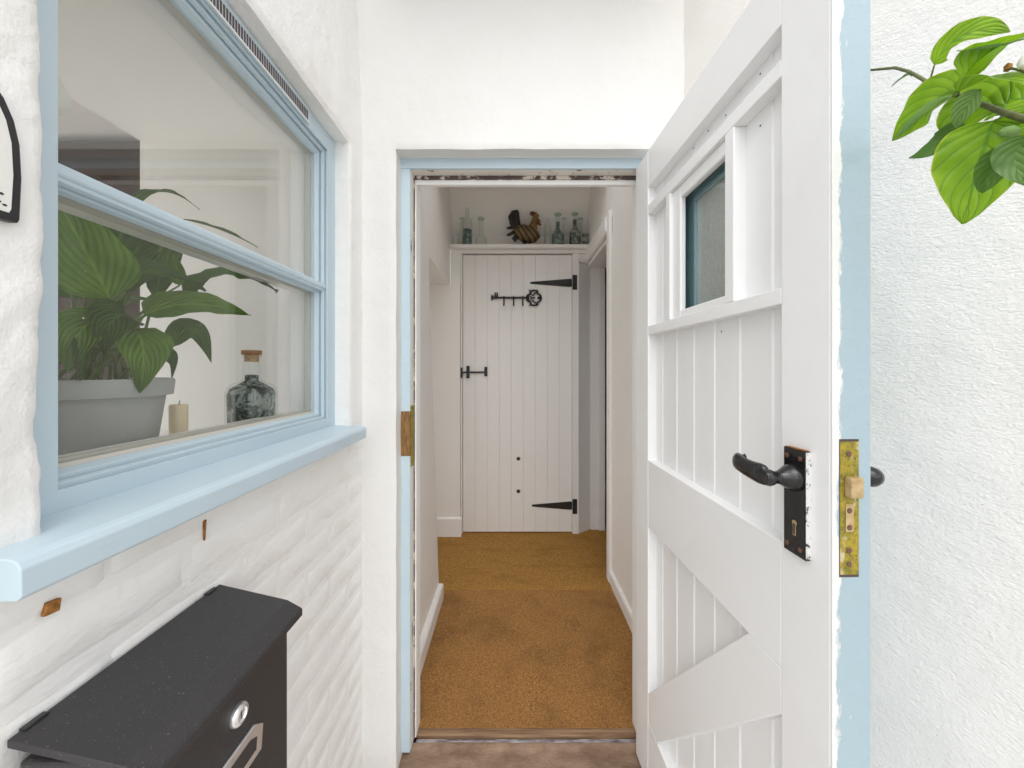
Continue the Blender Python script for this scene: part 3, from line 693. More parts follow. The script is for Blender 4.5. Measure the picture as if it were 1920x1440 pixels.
# ------------------------------------------------------------------ bottles and the metal rooster on the shelf
ST = 1.0005
def bottle(cx, w_px, top, Yd, neck_w, shoulder, label, fill=None, fill_mat='beads', glass='bottle_glass', body_sq=1.0, lip=True, grp='old bottles on the hall shelf'):
    s = Yd / F; c = Vector(((cx - CX) * s, Yd, ST)); r = w_px * s / 2; h = (CY - top) * s - ST; rn = neck_w * s / 2; sh = h * shoulder
    t = thing('bottle', label, 'bottle', c, grp)
    pr = [(r * .92, 0.0), (r, .004), (r, sh), (r * .86, sh + .015), (rn * 1.15, sh + .04), (rn, sh + .055), (rn, h - .012)]
    pr += [(rn * 1.35, h - .010), (rn * 1.35, h - .001), (rn * .9, h)] if lip else [(rn, h - .001), (rn * .9, h)]
    inner = [(max(q[0] - .003, .002), min(q[1], h - .004)) for q in pr[1:-2]][::-1]
    inner[-1] = (inner[-1][0], .008)
    MB().lathe(pr + inner + [(.0005, .008)], c, 'z', 18).build('glass', glass, t)
    if lip: MB().lathe([(rn * 1.42, h - .011), (rn * 1.48, h - .006), (rn * 1.42, h - .0005), (rn * .95, h + .0015)], c, 'z', 16).build('lip', 'bottle_green', t)
    if fill:
        fh = h * fill
        MB().lathe([(r * .85, .009), (r * .9, .012), (r * .9, min(fh, sh)), (r * .82, min(fh, sh) + .004), (.001, min(fh, sh) + .006)], c, 'z', 16).build('filling', fill_mat, t)
        if fill > shoulder: MB().tube([c + Vector((0, 0, sh)), c + Vector((0, 0, sh + .05)), c + Vector((0, 0, fh))], [r * .7, rn * .8, rn * .75], 10).build('neck_filling', fill_mat, t)
    return t
bottle(866, 16, 409, 3.12, 7, .45, 'small clear bottle beside the tall pointed bottle, by the hall left wall')
bottle(876, 19, 389, 3.05, 8, .62, 'tall clear pointed bottle with dark teal filling in its base', .42, 'beads', lip=False)
bottle(902, 23, 409, 3.05, 9, .22, 'clear conical bottle with nothing in it, between teal bottle and rooster')
bottle(1027, 15, 395, 3.13, 9, .55, 'tall faint clear bottle just behind the rooster beak')
bottle(1046, 24, 401, 3.04, 9, .34, 'bottle of dark green beads next to the rooster', .74, 'beads')
bottle(1057, 16, 410, 3.13, 8, .40, 'plain clear bottle between the two dark filled bottles', None)
bottle(1078, 23, 400, 3.04, 9, .40, 'round shouldered bottle filled dark green right up its neck', .80, 'camo')
bottle(1088, 16, 410, 3.12, 8, .40, 'clear bottle half hidden behind the dark round shouldered bottle')
bottle(1097, 12, 440, 3.05, 9, .5, 'tiny squat bottle with dark base at the shelf end by the wall', .35, 'beads')

rt = thing('rooster_figure', 'painted metal rooster ornament standing on the shelf between bottles', 'ornament', (.1, 3.06, ST))
RY = 3.06
k = NT('rooster striped paint')
wv = k.n.new('ShaderNodeTexWave'); wv.inputs['Scale'].default_value = 9; wv.inputs['Distortion'].default_value = 3; wv.inputs['Detail'].default_value = 2
mp = k.n.new('ShaderNodeMapping'); mp.inputs['Rotation'].default_value = (0, R(35), 0); k.l.new(k.tc.outputs['Object'], mp.inputs[0]); k.l.new(mp.outputs[0], wv.inputs[0])
k.color(k.mix(k.ramp(wv.outputs[0], .45, .62), (.20, .125, .045), (.05, .028, .018))); k.rough(.5); M['cock_body'] = k.m
k = paint('rooster yellow neck', (.22, .14, .035), (.09, .045, .018), .5, (), .9, 30); M['cock_neck'] = k.m
k = paint('rooster black feathers', (.018, .016, .014), (.05, .03, .02), .45, (), .8, 20); M['cock_tail'] = k.m
k = paint('rooster red', (.14, .03, .02), (.07, .02, .015), .5, (), .8, 20); M['cock_red'] = k.m
def Q(px, py, d=0): q = P(px, py, RY); return Vector((q.x, RY + d, q.z))
def zr(z): return z
body = [(964, 428, 1), (968, 430, 9), (975, 434, 14), (984, 438, 16), (994, 440, 16.5), (1002, 440, 14), (1007, 437, 9), (1009, 434, 1)]
MB().tube([Q(a, b) for a, b, r in body], [r * RY / F for a, b, r in body], 14, True, 1.0, (0, 1, 0)).build('body', 'cock_body', rt, angle=80)
nk = [(994, 440, 12), (998, 430, 9.5), (1001, 420, 7), (1002.5, 412, 5.5), (1004, 406, 5.2), (1006, 402, 3), (1007, 400, .6)]
MB().tube([Q(a, b) for a, b, r in nk], [r * RY / F for a, b, r in nk], 12, True, 1.0, (0, 1, 0)).build('neck', 'cock_neck', rt, angle=80)
def feather(pts, rad, name='tail_feather', mat='cock_tail', d=0):
    return MB().tube([Q(a, b, d) for a, b in pts], [r * RY / F for r in rad], 8, True, .35, (0, 1, 0)).build(name, mat, rt, angle=80)
feather([(972, 430), (963, 418), (960, 407), (964, 399), (970, 397), (973, 400)], [7, 8, 7.5, 6, 4, 1.5])
feather([(971, 427), (969, 415), (969, 405), (972, 399)], [6, 6, 5, 2], d=-.012)
feather([(968, 425), (960, 427), (953, 427.5), (950, 428)], [4, 3.5, 2.6, 1.5]); feather([(968, 432), (960, 437), (954, 440), (950, 441)], [4, 3.2, 2.6, 1.5])
feather([(970, 436), (966, 443), (962, 447), (960, 447)], [4, 3, 2.4, 1.4], d=.01); feather([(972, 438), (969, 446), (965, 452), (963, 453)], [4, 3.2, 2.4, 1.2], d=-.01)
for a in (978, 985, 991): feather([(a - 4, 430), (a - 1, 436), (a - 3, 443)], [3, 3.4, 1], 'wing_feather', 'cock_tail', -.052)
feather([(994, 399), (999, 401), (1005, 403), (1010, 406)], [3.2, 4.4, 4.4, 2], 'comb', 'cock_red'); feather([(1007, 414), (1010, 419), (1014, 422)], [2.5, 3, 2], 'wattle', 'cock_red')
MB().tube([Q(1007, 410), Q(1011, 413), Q(1015, 417)], [.014, .009, .001], 8, True, .6).build('beak', 'cock_neck', rt)
for d in (-.02, .02): MB().tube([Q(988, 450, d), Q(983, 455, d), (Q(981, 0, d).x, RY + d, ST + .004)], [.022, .009, .006], 8).build('leg', 'cock_tail', rt)
MB().tube([(Q(974, 0).x, RY, ST + .003), (Q(992, 0).x, RY, ST + .003)], .0035, 6).build('foot_bar', 'cock_tail', rt)

# ------------------------------------------------------------------ front door, hinged on the right and swung open towards us
fd = thing('front_door', 'open white framed and braced door with small glazed panel and black handle', 'door', (.44, .92, -1.342))
HG = Vector((.4333, 1.3067, 0)); av = Vector((.0330, -1, 0)).normalized(); nv = Vector((1, .0330, 0)).normalized()
def dxf(p): return HG + av * p.y + nv * p.x + Vector((0, 0, p.z))     # local: x = depth into the door, y = distance from hinge
def S(Z): return (1.3067 - Z) * 1.00054
TH = .0575; SW = S(.535); DB, DT = -1.342, .702
def dbx(name, mat, y0, y1, z0, z1, x0=0.0, x1=TH - .004, b=.0022, parent=fd):
    return MB(dxf).box(x0, x1, y0, y1, z0, z1, b).build(name, mat, parent)
sA, sB = S(1.200), S(.6323)
dbx('stile', 'wood_white', .0005, sA, DB, DT); dbx('stile', 'wood_white', sB, SW - .0026, DB, DT)
dbx('edge_lipping', 'door_edge', SW - .0025, SW, DB, DT, .0, TH, .0012)
dbx('outer_face', 'blue', .0005, SW - .003, DB, DT, TH - .0038, TH, .0008)
e_ = .0012
def rl(name, z0, z1, x1=.030): return dbx(name, 'wood_white', sA + .0002, sB - .0002, z0, z1, .0006, x1)
rl('top_rail', .5837, DT - .0005); rl('slim_rail', .496, .526); rl('middle_rail', .110, .1385); rl('lock_rail', -.507, -.293); rl('bottom_rail', DB + .0005, -1.136)
m1, m2, m3, m4 = S(1.073), S(1.0475), S(.7924), S(.7612)
dbx('muntin', 'wood_white', m1, m2, .1387, .4958, .0006, .030); dbx('muntin', 'wood_white', m3 + .0005, m4, .1387, .4958, .0006, .030)
# diagonal brace
br = MB(dxf)
def bp(s_, z): return (s_, z)
br.prism([(sA + .0003, -1.1355), (S(1.133), -1.1355), (sB - .0003, -.585), (sB - .0003, -.5075), (S(.718), -.5075), (sA + .0003, -1.042)], 'x', .0008, .030, .002)
br.build('brace', 'wood_white', fd)
# boards behind
ye = [S(q) for q in (1.245, 1.151, 1.058, .9645, .872, .7795, .6865, .594)]
zones = [(.497, .5845)]
for i in range(len(ye) - 1):
    a, b = max(ye[i], sA - .01), min(ye[i + 1], sB + .01)
    g0, g1 = S(1.02), S(.785)
    def brd(z0, z1): MB(dxf).box(.027, .040, a + .0005, b - .0005, z0, z1, .0038, 1).build('board', 'wood_white', fd, angle=20)
    if b > g0 and a < g1:
        brd(DB + .05, .125); brd(.51, .60)
    else: brd(DB + .05, .60)
# glazed panel : bead, spacer, stippled glass
def bead(name, y0, y1, z0, z1): return MB(dxf).box(.010, .026, y0, y1, z0, z1, .004, 2).build(name, 'wood_white', fd)
gy0, gy1, gz0, gz1 = S(1.005), m3 + .0004, .1595, .4615
bead('glazing_bead', m2 + .0003, gy0, .1388, .4957); bead('glazing_bead', gy0 + .0002, gy1, gz1, .4957); bead('glazing_bead', gy0 + .0002, gy1, .1388, gz0)
gl = MB(dxf).box(.036, .040, m2, gy1 + .003, .139, .4955).build('pane', 'pane', fd, smooth=False)
for (a, b, c, d) in ((m2, gy0 + .016, gz0 - .01, gz1 + .01), (gy0 + .0165, gy1 + .003, gz1 - .016, gz1 + .01), (gy0 + .0165, gy1 + .003, gz0 - .01, gz0 + .004)):
    MB(dxf).box(.0405, .0475, a, b, c, d, .0005).build('glazing_spacer', 'spacer', gl)
MB(dxf).box(.0478, .0515, m2, gy1 + .003, .139, .4955).build('privacy_glass', 'obscure', gl, smooth=False)
# nail heads
for (s_, z) in ((S(.90), .575), (S(.83), .565), (S(.97), .574), (S(.72), .57), (S(.846), .085), (S(.72), .47)):
    MB(dxf).lathe([(.0022, .0268), (.0016, .0262), (0, .026)], (0, s_, z), 'x', 8).build('nail_head', 'iron', fd)
# lever handle on its plate
hy0, hy1 = S(.616), S(.5715)
hd = MB(dxf).box(-.0085, -.0001, hy0, hy1, -.2945, -.1265, .0016).build('handle_plate', 'handle', fd)
dbx('painted_plate_edge', 'flake_edge', hy1 + .0001, hy1 + .0014, -.291, -.128, -.0083, -.0001, .0003, hd)
dbx('rusty_plate_top', 'rust', hy0 + .003, hy1 - .001, -.1264, -.1256, -.0080, -.001, .0002, hd)
hs_ = (hy0 + hy1) / 2; hz = -.172
lv = MB(dxf); prof = [(.0205, -.0085), (.0215, -.012), (.0195, -.018), (.0165, -.023), (.0105, -.033), (.0095, -.041), (.0125, -.046), (.0135, -.052), (.0115, -.058), (.001, -.060)]
lv.lathe([(r, h) for r, h in prof], (0, hs_, hz), 'x', 24)
lv.build('rose', 'handle', hd, angle=60)
lv = MB(dxf); lp = []
for i in range(14):
    q = i / 13; lp.append((-.051 - .004 * math.sin(q * 3) + (.018 * max(0, q - .82) / .18), hs_ - .002 - q * .088 + .012 * max(0, q - .9) / .1, hz + .002 + .010 * q * q))
rad = [.0120, .0165, .0172, .0166, .0160, .0155, .0152, .0150, .0148, .0147, .0146, .0143, .0128, .0085]
lv.tube(lp, rad, 14, True, .60, (1, 0, 0))
lv.build('lever', 'handle', hd, angle=60)
for (s_, z) in ((hy0 + .008, -.140), (hy1 - .010, -.140), (hy0 + .008, -.282), (hy1 - .010, -.282)):
    MB(dxf).lathe([(.0042, -.0084), (.0042, -.0092), (.003, -.0098), (0, -.0100)], (0, s_, z), 'x', 12).build('screw', 'old_screw', hd)
MB(dxf).lathe([(.0045, -.0084), (.0045, -.0092), (.0034, -.0092), (.0034, -.0087), (0, -.0087)], (0, hs_ + .001, -.244), 'x', 16).build('keyhole', 'latch', hd)
kh = MB(dxf); kh.box(-.0091, -.0086, hs_ - .0020, hs_ + .0040, -.264, -.247, .0002); kh.build('keyhole_slot', 'latch', hd)
MB(dxf).box(-.0094, -.0092, hs_ - .0010, hs_ + .0030, -.262, -.245).build('keyhole_void', 'dark', hd)
# outside handle
MB(dxf).lathe([(.019, TH), (.019, TH + .010), (.012, TH + .022), (.010, TH + .044), (.0150, TH + .050), (.0165, TH + .060), (.0135, TH + .069), (.007, TH + .0735), (.001, TH + .0745)], (0, hs_, hz), 'x', 20).build('outer_knob', 'handle', fd, angle=60)
# mortice lock in the edge
def lk(name, mat, x0, x1, d0, d1, z0, z1, b=.0006, parent=None): return MB(dxf).box(x0, x1, SW + d0, SW + d1, z0, z1, b).build(name, mat, parent)
X0, X1 = .0110, .0385
lkp = lk('lock_faceplate', 'brass', X0, X1, -.001, .0012, -.2945, -.104, .0004, fd)
lk('mortice_gap', 'dark', X0 - .0008, X1 + .0006, -.0009, .0004, -.2985, -.1005, .0001, fd)
bl = MB(dxf).prism([(SW + .0012, -.1820), (SW + .0120, -.1820), (SW + .0120, -.1535), (SW + .0012, -.1535)], 'x', X0 + .006, X1 - .003, .0012).build('latch_bolt', 'latch', lkp)
lk('deadbolt_plate', 'latch', X0 + .0075, X1 - .0085, .0012, .0022, -.2330, -.1930, .0004, lkp)
for z in (-.1215, -.2025, -.2265, -.2600, -.2790):
    c = .5 * (X0 + X1); MB(dxf).lathe([(.0042, 0), (.0042, .0006), (.003, .0014), (0, .0014)], (c - .001, SW + .0016 if -.24 < z < -.19 else SW + .0010, z), 'y', 12).build('screw', 'old_screw', lkp)
# hinges of the door
for z in (.52, -.25, -1.10):
    MB().tube([(.4475, 1.324, z - .05), (.4475, 1.324, z + .05)], .006, 10).build('hinge', 'wood_white', fd)

# ------------------------------------------------------------------ letter box
lb = thing('letter_box', 'black metal letter box with sloping lid under the window sill', 'letter box', (-.43, .5, -.75))
LY0, LY1 = .366, .632
bx('body', 'black_box', lb, -.492, -.376, LY0 + .006, LY1 - .006, -.78, -.392, .003)
MB().prism([(-.4955, -.3640), (-.380, -.3905), (-.3565, -.4035), (-.3545, -.4060), (-.3545, -.4160), (-.3700, -.4280), (-.3735, -.4280), (-.3735, -.400), (-.4955, -.372)], 'y', LY0, LY1, .0009).build('lid', 'black_box', lb)
bx('lid_hinge', 'iron', lb, -.4975, -.490, LY0 + .010, LY0 + .03, -.3695, -.3625, .001); bx('lid_hinge', 'iron', lb, -.4975, -.490, LY1 - .03, LY1 - .01, -.3695, -.3625, .001)
bx('door_panel', 'black_box', lb, -.3762, -.3738, LY0 + .016, LY1 - .016, -.77, -.432, .001)
lo = MB().lathe([(.0145, 0), (.0145, .003), (.0125, .0065), (.0085, .0075), (.0075, .0055), (.0005, .0052)], (-.3738, .5085, -.4705), 'x', 24).build('lock', 'chrome', lb, angle=50)
bx('keyway', 'dark', lo, -.3690, -.3682, .5077, .5093, -.4760, -.4650, 0)
nf = MB()
oz, iz = (-.512, -.561), (-.525, -.549)
nf.prism([(.395, oz[0]), (.538, oz[0]), (.556, (oz[0] + oz[1]) / 2 + .010), (.552, oz[1]), (.395, oz[1])], 'x', -.3737, -.3698, .0012)
nfo = nf.build('name_window_frame', 'chrome', lb)
MB().prism([(.408, iz[0]), (.528, iz[0]), (.541, (iz[0] + iz[1]) / 2 + .005), (.539, iz[1]), (.408, iz[1])], 'x', -.3697, -.3690, .0).build('name_window', 'black_box', nfo)

# ------------------------------------------------------------------ plaque, rust, small marks on the window wall
pq = thing('house_plaque', 'white ceramic plaque with black rim beside the window', 'plaque', (-.49, .28, .15))
def plq(off, x0, x1, name, mat, b):
    yc = .2725; pts = []
    hw, zb, zt = .101 - off, .1445 + off, .292 - off
    pts = [(yc - hw, zb), (yc + hw - .003, zb), (yc + hw - .0015, zb + .004)]
    n = 14
    for i in range(n + 1):
        q = i / n * math.pi; pts.append((yc + hw * math.copysign(abs(math.cos(q)) ** .55, math.cos(q)), .190 + (zt - .190) * math.sin(q) ** .75))
    return MB().prism(pts, 'x', x0, x1, b).build(name, mat, pq)
plq(0, -.4990, -.4900, 'rim', 'iron', .0012); plq(.0075, -.4899, -.4885, 'plate', 'ceramic', .0005)
for (yy, zz, r) in ((.357, .168, .0022), (.3595, .158, .0020), (.3555, .160, .0018), (.352, .172, .002), (.354, .153, .0022)):
    MB().lathe([(r, 0), (r * .8, .0004), (0, .0006)], (-.4884, yy, zz), 'x', 7, 1, .6).build('painted_petal', 'iron', pq)
q = PX(95, 1138, -.4985)
rf = MB().prism([(q.y - .0075, q.z - .006), (q.y + .006, q.z - .0075), (q.y + .0078, q.z + .0055), (q.y - .0045, q.z + .0072)], 'x', -.5005, -.4955, .0006).build('rusty_plug', 'rust')
tag(rf, 'small rusty metal plug set in the painted brick under the sill', 'metal plug')
q = PX(383, 987, -.4985)
rf = MB().prism([(q.y - .001, q.z + .008), (q.y + .003, q.z + .010), (q.y + .0022, q.z + .001), (q.y + .0004, q.z - .022), (q.y - .0003, q.z - .023), (q.y - .0006, q.z - .004)], 'x', -.5005, -.4968, .0003).build('rust_run', 'rust'); 
tag(rf, 'thin rust drip on the painted brick below the sill', 'rust mark')

# ------------------------------------------------------------------ leaves
def leaf(name, mat, parent, b, m_, t, width, facing=(0, -1, .35), fold=.25, wave=.04, n=14, shape=(.62, .9), tipw=0.0, roll=0):
    b, m_, t = Vector(b), Vector(m_), Vector(t); fc = Vector(facing).normalized()
    V, Fs, U = [], [], []; L = (m_ - b).length + (t - m_).length; seed = random.random() * 50; K_ = 4
    c = m_ * 2 - (b + t) * .5
    for i in range(n + 1):
        u = i / n; p = b * (1 - u) ** 2 + c * 2 * u * (1 - u) + t * u * u
        tg = ((c - b) * (1 - u) + (t - c) * u).normalized()
        sd_ = tg.cross(fc); sd_ = sd_.normalized() if sd_.length > 1e-3 else tg.cross(Vector((1, 0, 0))).normalized()
        if roll: 
            from mathutils import Quaternion
            sd_ = Quaternion(tg, roll * (.6 + .4 * u)) @ sd_
        nn = sd_.cross(tg)
        w = width * .5 * (max(0, math.sin(math.pi * u ** shape[0])) ** shape[1]) + .0006
        for j in range(-K_, K_ + 1):
            q = j / K_
            d = nn * (abs(q) * w * fold + wave * width * math.sin(u * 13 + seed + q * 1.3) * abs(q) ** 1.5 + wave * .5 * width * math.sin(u * 29 + seed * 2 + (3 if q > 0 else 0)) * abs(q))
            V.append(p + sd_ * (q * w) + d); U.append((u, (q + 1) / 2))
    k_ = 2 * K_ + 1
    for i in range(n):
        for j in range(k_ - 1): Fs.append((i * k_ + j, i * k_ + j + 1, (i + 1) * k_ + j + 1, (i + 1) * k_ + j))
    mb = MB(); mb.add(V, Fs, U); return mb.build(name, mat, parent, angle=180)

# peace lily on the window board
BZ = -.1895
pc = Vector((-.765, .668, BZ))
pl = thing('peace_lily', 'leafy green pot plant in a grey plastic pot behind the window glass', 'pot plant', pc)
hp = .172
MB().lathe([(.088, 0), (.090, .004), (.108, hp - .032), (.1185, hp - .031), (.1215, hp - .004), (.119, hp), (.114, hp), (.112, hp - .02), (.001, hp - .022)], pc, 'z', 40).build('pot', 'pot', pl, angle=40)
MB().lathe([(.111, hp - .019), (.06, hp - .014), (.001, hp - .012)], pc, 'z', 20).build('soil', 'soil', pl)
def LL(b, m_, t, w, mat='lily', face=(.75, -.6, .5), fold=.25, roll=0, stem=True, shape=(.62, .9), wave=.035):
    B, Mi, T = PX(*b), PX(*m_), PX(*t); s = B.y / F
    leaf('leaf', mat, pl, B, Mi, T, w * s, face, fold, wave, shape=shape, roll=roll)
    if stem:
        root = pc + Vector((random.uniform(-.04, .04), random.uniform(-.05, .05), hp - .015))
        mid_ = (root + B) / 2 + Vector((random.uniform(-.01, .01), random.uniform(-.012, .012), .02))
        MB().tube([root, root * .65 + mid_ * .35 + Vector((0, 0, .01)), mid_, mid_ * .4 + B * .6 + Vector((0, 0, .006)), B], [.0035, .003, .0027, .0023, .0016], 6).build('stem', 'petiole', pl)
LL((205, 560, -.72), (160, 470, -.715), (92, 350, -.70), 118, 'lily_light', (.85, -.5, .25), .18)
LL((250, 392, -.80), (306, 360, -.78), (374, 393, -.74), 40, 'lily', (.1, -.35, 1), .3)
LL((200, 428, -.78), (290, 436, -.75), (363, 482, -.71), 62, 'lily_light', (.3, -.5, .9), .25)
LL((345, 412, -.80), (420, 434, -.76), (483, 464, -.72), 30, 'lily', (.1, -.35, 1), .3)
LL((222, 545, -.80), (255, 470, -.80), (297, 455, -.79), 85, 'lily', (.7, -.6, .5), .2)
LL((345, 552, -.735), (425, 514, -.68), (520, 548, -.635), 48, 'lily', (.25, -.6, .9), .25, wave=.10)
LL((270, 592, -.74), (365, 570, -.69), (470, 592, -.64), 70, 'lily_light', (.35, -.75, .6), .2, shape=(.66, .62))
LL((318, 652, -.73), (362, 618, -.70), (396, 680, -.68), 44, 'lily', (.5, -.7, .5), .3)
LL((252, 618, -.70), (268, 655, -.66), (262, 737, -.638), 84, 'lily_light', (.85, -.45, .35), .25)
LL((196, 598, -.72), (150, 622, -.70), (128, 702, -.68), 66, 'lily_light', (.8, -.5, .5), .25)
LL((246, 596, -.71), (212, 600, -.69), (195, 664, -.67), 70, 'lily', (.8, -.5, .6), .2)
LL((228, 548, -.76), (290, 508, -.73), (386, 546, -.69), 66, 'lily', (.4, -.6, .8), .22)
LL((337, 535, -.745), (330, 505, -.745), (328, 477, -.745), 24, 'lily_light', (.7, -.6, .1), .5)
LL((300, 662, -.74), (322, 668, -.72), (322, 709, -.71), 18, 'lily', (.7, -.6, .2), .3)
LL((150, 560, -.82), (125, 510, -.82), (105, 470, -.82), 70, 'lily', (.8, -.6, .3), .2)
LL((180, 600, -.86), (230, 560, -.88), (300, 575, -.88), 60, 'lily', (.4, -.6, .8), .2)
LL((160, 640, -.84), (120, 610, -.84), (95, 650, -.82), 55, 'lily', (.8, -.5, .5), .2)
LL((260, 520, -.86), (330, 520, -.86), (372, 560, -.84), 50, 'lily', (.3, -.6, .9), .2)
LL((210, 500, -.87), (200, 430, -.88), (235, 385, -.88), 60, 'lily', (.8, -.6, .3), .2)
LL((280, 640, -.80), (300, 650, -.78), (325, 690, -.76), 30, 'lily', (.6, -.6, .5), .2)
LL((190, 690, -.80), (170, 660, -.80), (140, 665, -.80), 45, 'lily', (.6, -.6, .5), .2)

LL((236, 640, -.78), (215, 600, -.79), (230, 560, -.79), 40, 'lily', (.7, -.6, .3), .3)
LL((175, 650, -.70), (160, 655, -.685), (150, 715, -.67), 40, 'lily', (.85, -.45, .4), .25)
LL((290, 560, -.80), (320, 470, -.81), (350, 440, -.80), 44, 'lily', (.5, -.6, .6), .25)
LL((130, 520, -.76), (118, 470, -.75), (125, 420, -.74), 46, 'lily_light', (.85, -.5, .2), .25)
# candle, decanter, hanging ornament
cq = PX(335, 800, -.735); cb = Vector((cq.x, cq.y, BZ)); ct = -.078 - BZ
cn = thing('candle', 'cream pillar candle beside the grey plant pot', 'candle', cb)
MB().lathe([(.0165, 0), (.0165, ct - .003), (.0155, ct), (.011, ct - .002), (.001, ct - .004)], cb, 'z', 20).build('wax', 'wax', cn)
MB().tube([cb + Vector((0, 0, ct - .004)), cb + Vector((.001, 0, ct + .004)), cb + Vector((.003, 0, ct + .009))], .0008, 5).build('wick', 'dark', cn)
bq = PX(472, 700, -.690); bb = Vector((bq.x, bq.y, BZ)); s = bq.y / F
bo = thing('decanter', 'stoppered glass bottle of dark leaves at the window reveal', 'bottle', bb)
bh = (CY - 657) * s - BZ; rb = 41 * s
sh = (CY - 735) * s - BZ
pr = [(rb * .9, 0), (rb * .97, .004), (rb, .02), (rb * 1.0, sh), (rb * .93, sh + .012), (rb * .75, sh + .022), (rb * .42, sh + .030), (rb * .33, sh + .040), (rb * .32, bh - .020), (rb * .38, bh - .018), (rb * .38, bh - .012)]
MB().lathe(pr, bb, 'z', 32).build('glass', 'bottle_glass', bo, angle=60)
MB().lathe([(rb * .90, .006), (rb * .93, sh - .004), (rb * .84, sh + .009), (rb * .6, sh + .018), (rb * .27, sh + .030), (rb * .26, sh + .045), (.001, sh + .047)], bb, 'z', 28).build('leaf_filling', 'camo', bo, angle=60)
MB().lathe([(rb * .27, bh - .030), (rb * .29, bh - .012), (rb * .29, bh - .0115)], bb, 'z', 20).build('cork', 'cork', bo)
MB().lathe([(rb * .38, bh - .0115), (rb * .40, bh - .010), (rb * .40, bh - .001), (rb * .38, bh)], bb, 'z', 24).build('stopper', 'stopper', bo)
oc = Vector((-.845, .668, .508))
orn = thing('hanging_ornament', 'white teardrop ornament hanging inside the top of the window', 'ornament', oc + Vector((0, 0, -.045)))
MB().lathe([(.0005, -.048), (.016, -.046), (.030, -.036), (.036, -.020), (.034, 0), (.026, .020), (.016, .036), (.006, .046), (.0005, .048)], oc, 'z', 22).build('body', 'shade', orn, angle=80)
MB().tube([oc + Vector((0, 0, .047)), oc + Vector((0, 0, .197))], .0008, 5).build('cord', 'iron', orn)

# ------------------------------------------------------------------ lemon tree reaching in from the right
ct_ = thing('lemon_tree', 'lemon tree branch with bright green leaves in front of the textured wall', 'tree', (.47, .20, GROUND))
base = Vector((.47, .20, GROUND))
MB().lathe([(.11, 0), (.12, .01), (.15, .26), (.165, .262), (.168, .30), (.150, .30), (.148, .27), (.001, .265)], base, 'z', 28).build('pot', 'terra', ct_)
fork = Vector((.475, .235, -.05))
MB().tube([base + Vector((0, 0, .26)), base + Vector((.01, .01, .7)), base + Vector((0, .02, 1.1)), fork, fork + Vector((-.005, -.01, .18)), fork + Vector((-.02, -.02, .35))], [.014, .012, .010, .008, .005, .0015], 10).build('trunk', 'bark', ct_)
bpts = [(1620, 132, .560), (1636, 131, .558), (1678, 127, .550), (1704, 134, .542), (1731, 149, .535), (1748, 164, .530), (1795, 178, .522), (1833, 192, .515), (1882, 211, .508), (1930, 226, .502), (2010, 262, .495)]
MB().tube([PX(*q) for q in bpts] + [Vector((.488, .28, .10)), fork], [.0014, .0016, .0019, .0020, .0022, .0024, .0024, .0026, .0030, .0034, .004, .005, .007], 8).build('branch', 'stem', ct_, angle=80)
def CL(b, m_, t, w, mat='citrus', face=(-.7, -.65, -.1), fold=.2, roll=0, shape=(.72, .8), wave=.03, stalk=None):
    B, Mi, T = PX(*b), PX(*m_), PX(*t); s = Mi.y / F
    leaf('leaf', mat, ct_, B, Mi, T, w * s, face, fold, wave, n=18, shape=shape, roll=roll)
    if stalk: MB().tube([PX(*stalk), (PX(*stalk) + B) / 2 + Vector((0, 0, -.002)), B], [.0013, .0011, .0009], 6).build('leaf_stalk', 'petiole', ct_)
CL((1752, 122, .518), (1806, 66, .508), (1893, 60, .500), 52, 'citrus', (-.72, -.62, 0), .15, 0, stalk=(1740, 158, .530))
CL((1806, 150, .505), (1852, 100, .492), (1950, 62, .480), 62, 'citrus', (-.2, -.8, .55), .5, 0, stalk=(1795, 178, .520))
CL((1795, 96, .492), (1850, 92, .484), (1945, 66, .478), 32, 'citrus_pale', (0, -.5, 1), .2)
CL((1796, 172, .505), (1862, 146, .492), (1955, 172, .480), 58, 'citrus', (-.2, -.9, .5), .25, stalk=(1790, 178, .522))
CL((1796, 170, .520), (1742, 196, .523), (1675, 264, .530), 78, 'citrus', (-.72, -.62, 0), .3, stalk=(1800, 180, .522))
CL((1794, 176, .515), (1742, 207, .518), (1677, 262, .526), 34, 'citrus_pale', (-.2, -1, .8), .25)
CL((1792, 225, .520), (1764, 268, .522), (1704, 296, .526), 36, 'citrus_dark', (-.72, -.62, 0), .35, stalk=(1800, 180, .522))
CL((1864, 226, .505), (1838, 300, .502), (1806, 420, .502), 138, 'citrus', (-.5, -1, -.05), .12, shape=(.80, .72), stalk=(1884, 211, .508))
CL((1885, 196, .525), (1820, 214, .532), (1796, 268, .535), 100, 'citrus', (-.72, -.62, 0), .15, stalk=(1884, 211, .510))
CL((1838, 168, .498), (1812, 200, .498), (1792, 240, .500), 36, 'citrus_pale', (-.72, -.62, 0), .4, stalk=(1830, 190, .514))
CL((1896, 284, .490), (1866, 312, .486), (1842, 362, .485), 48, 'citrus_dark', (-.72, -.62, 0), .5, shape=(.8, .6), stalk=(1915, 262, .495))
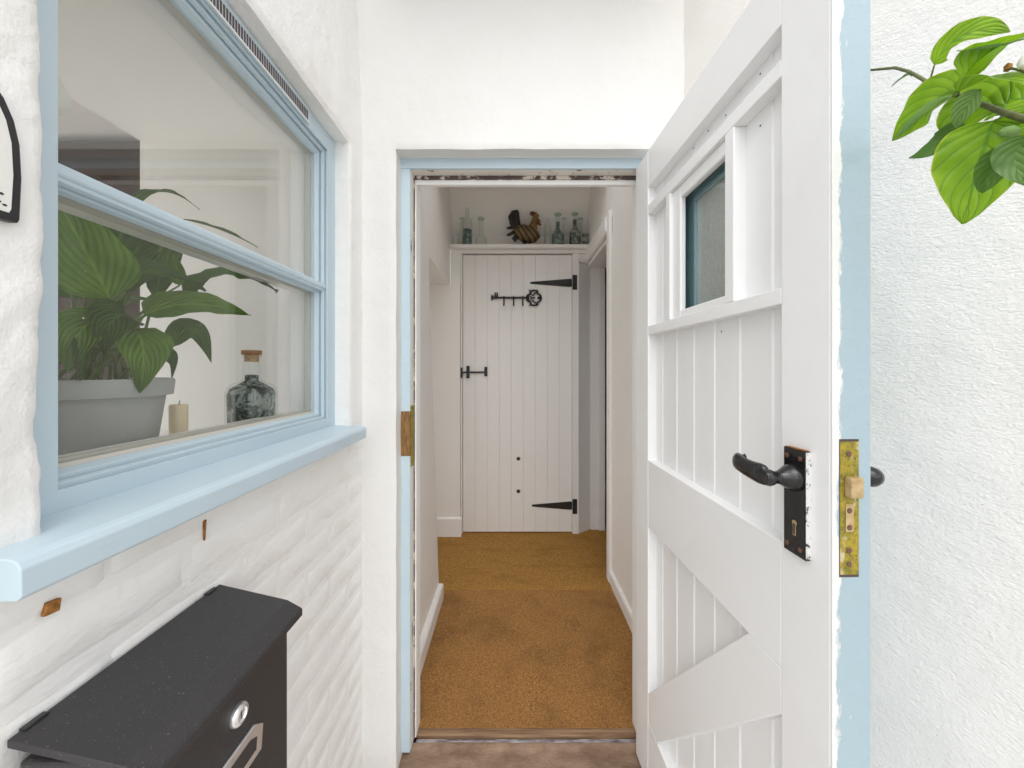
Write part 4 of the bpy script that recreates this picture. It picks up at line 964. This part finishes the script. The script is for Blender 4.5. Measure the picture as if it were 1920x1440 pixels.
CL((1930, 256, .488), (1902, 298, .485), (1930, 350, .482), 56, 'citrus_dark', (-.72, -.62, 0), .25, stalk=(1930, 228, .500))
CL((1960, 195, .520), (1895, 186, .530), (1850, 210, .535), 86, 'citrus', (-.7, -.65, 0), .15, stalk=(1930, 226, .504))
CL((1960, 240, .515), (1900, 232, .520), (1850, 262, .525), 60, 'citrus', (-.7, -.65, 0), .15)
CL((1707, 140, .545), (1692, 147, .546), (1672, 162, .548), 14, 'citrus_dark', (-.5, -1, .2), .3, stalk=(1712, 138, .541))
CL((1970, 262, .47), (2010, 330, .46), (2040, 430, .45), 90, 'citrus'); CL((1990, 180, .47), (2050, 120, .46), (2120, 100, .45), 90, 'citrus')
bd = PX(1890, 127, .50)
MB().tube([PX(1925, 136, .495), PX(1905, 130, .498), bd], [.0011, .0010, .0012], 6).build('bud_stalk', 'stem', ct_)
MB().lathe([(.0004, -.004), (.003, -.002), (.003, .002), (.0004, .005)], bd, 'z', 10).build('flower_bud', 'rust', ct_)
MB().lathe([(.0005, -.006), (.0045, -.003), (.005, .002), (.003, .006), (.0005, .008)], PX(1922, 118, .495), 'z', 12).build('flower_bud', 'shade', ct_)
MB().lathe([(.0005, -.010), (.004, -.007), (.0055, 0), (.004, .007), (.0005, .010)], PX(1893, 247, .492), 'x', 12).build('young_fruit', 'citrus_pale', ct_)

# crown leaves round the stem, standing outside the frame to the right
rl_ = random.Random(5)
for i in range(26):
    h = rl_.uniform(-.25, .32); b_ = fork + Vector((-.004, -.006, h)); an = rl_.uniform(-math.pi, .25)
    d_ = Vector((abs(math.cos(an)) * .8 + .1, math.sin(an) * .9, rl_.uniform(-.25, .5))).normalized(); L_ = rl_.uniform(.06, .095)
    if b_.y + d_.y * L_ > .29: d_.y = -abs(d_.y)
    leaf('leaf', rl_.choice(['citrus', 'citrus', 'citrus_dark']), ct_, b_ + d_ * .008, b_ + d_ * L_ * .55 + Vector((0, 0, .008)), b_ + d_ * L_ + Vector((0, 0, -.012)), rl_.uniform(.030, .044), (-.3, -.5, .8), .2, .03, n=10, shape=(.72, .8))
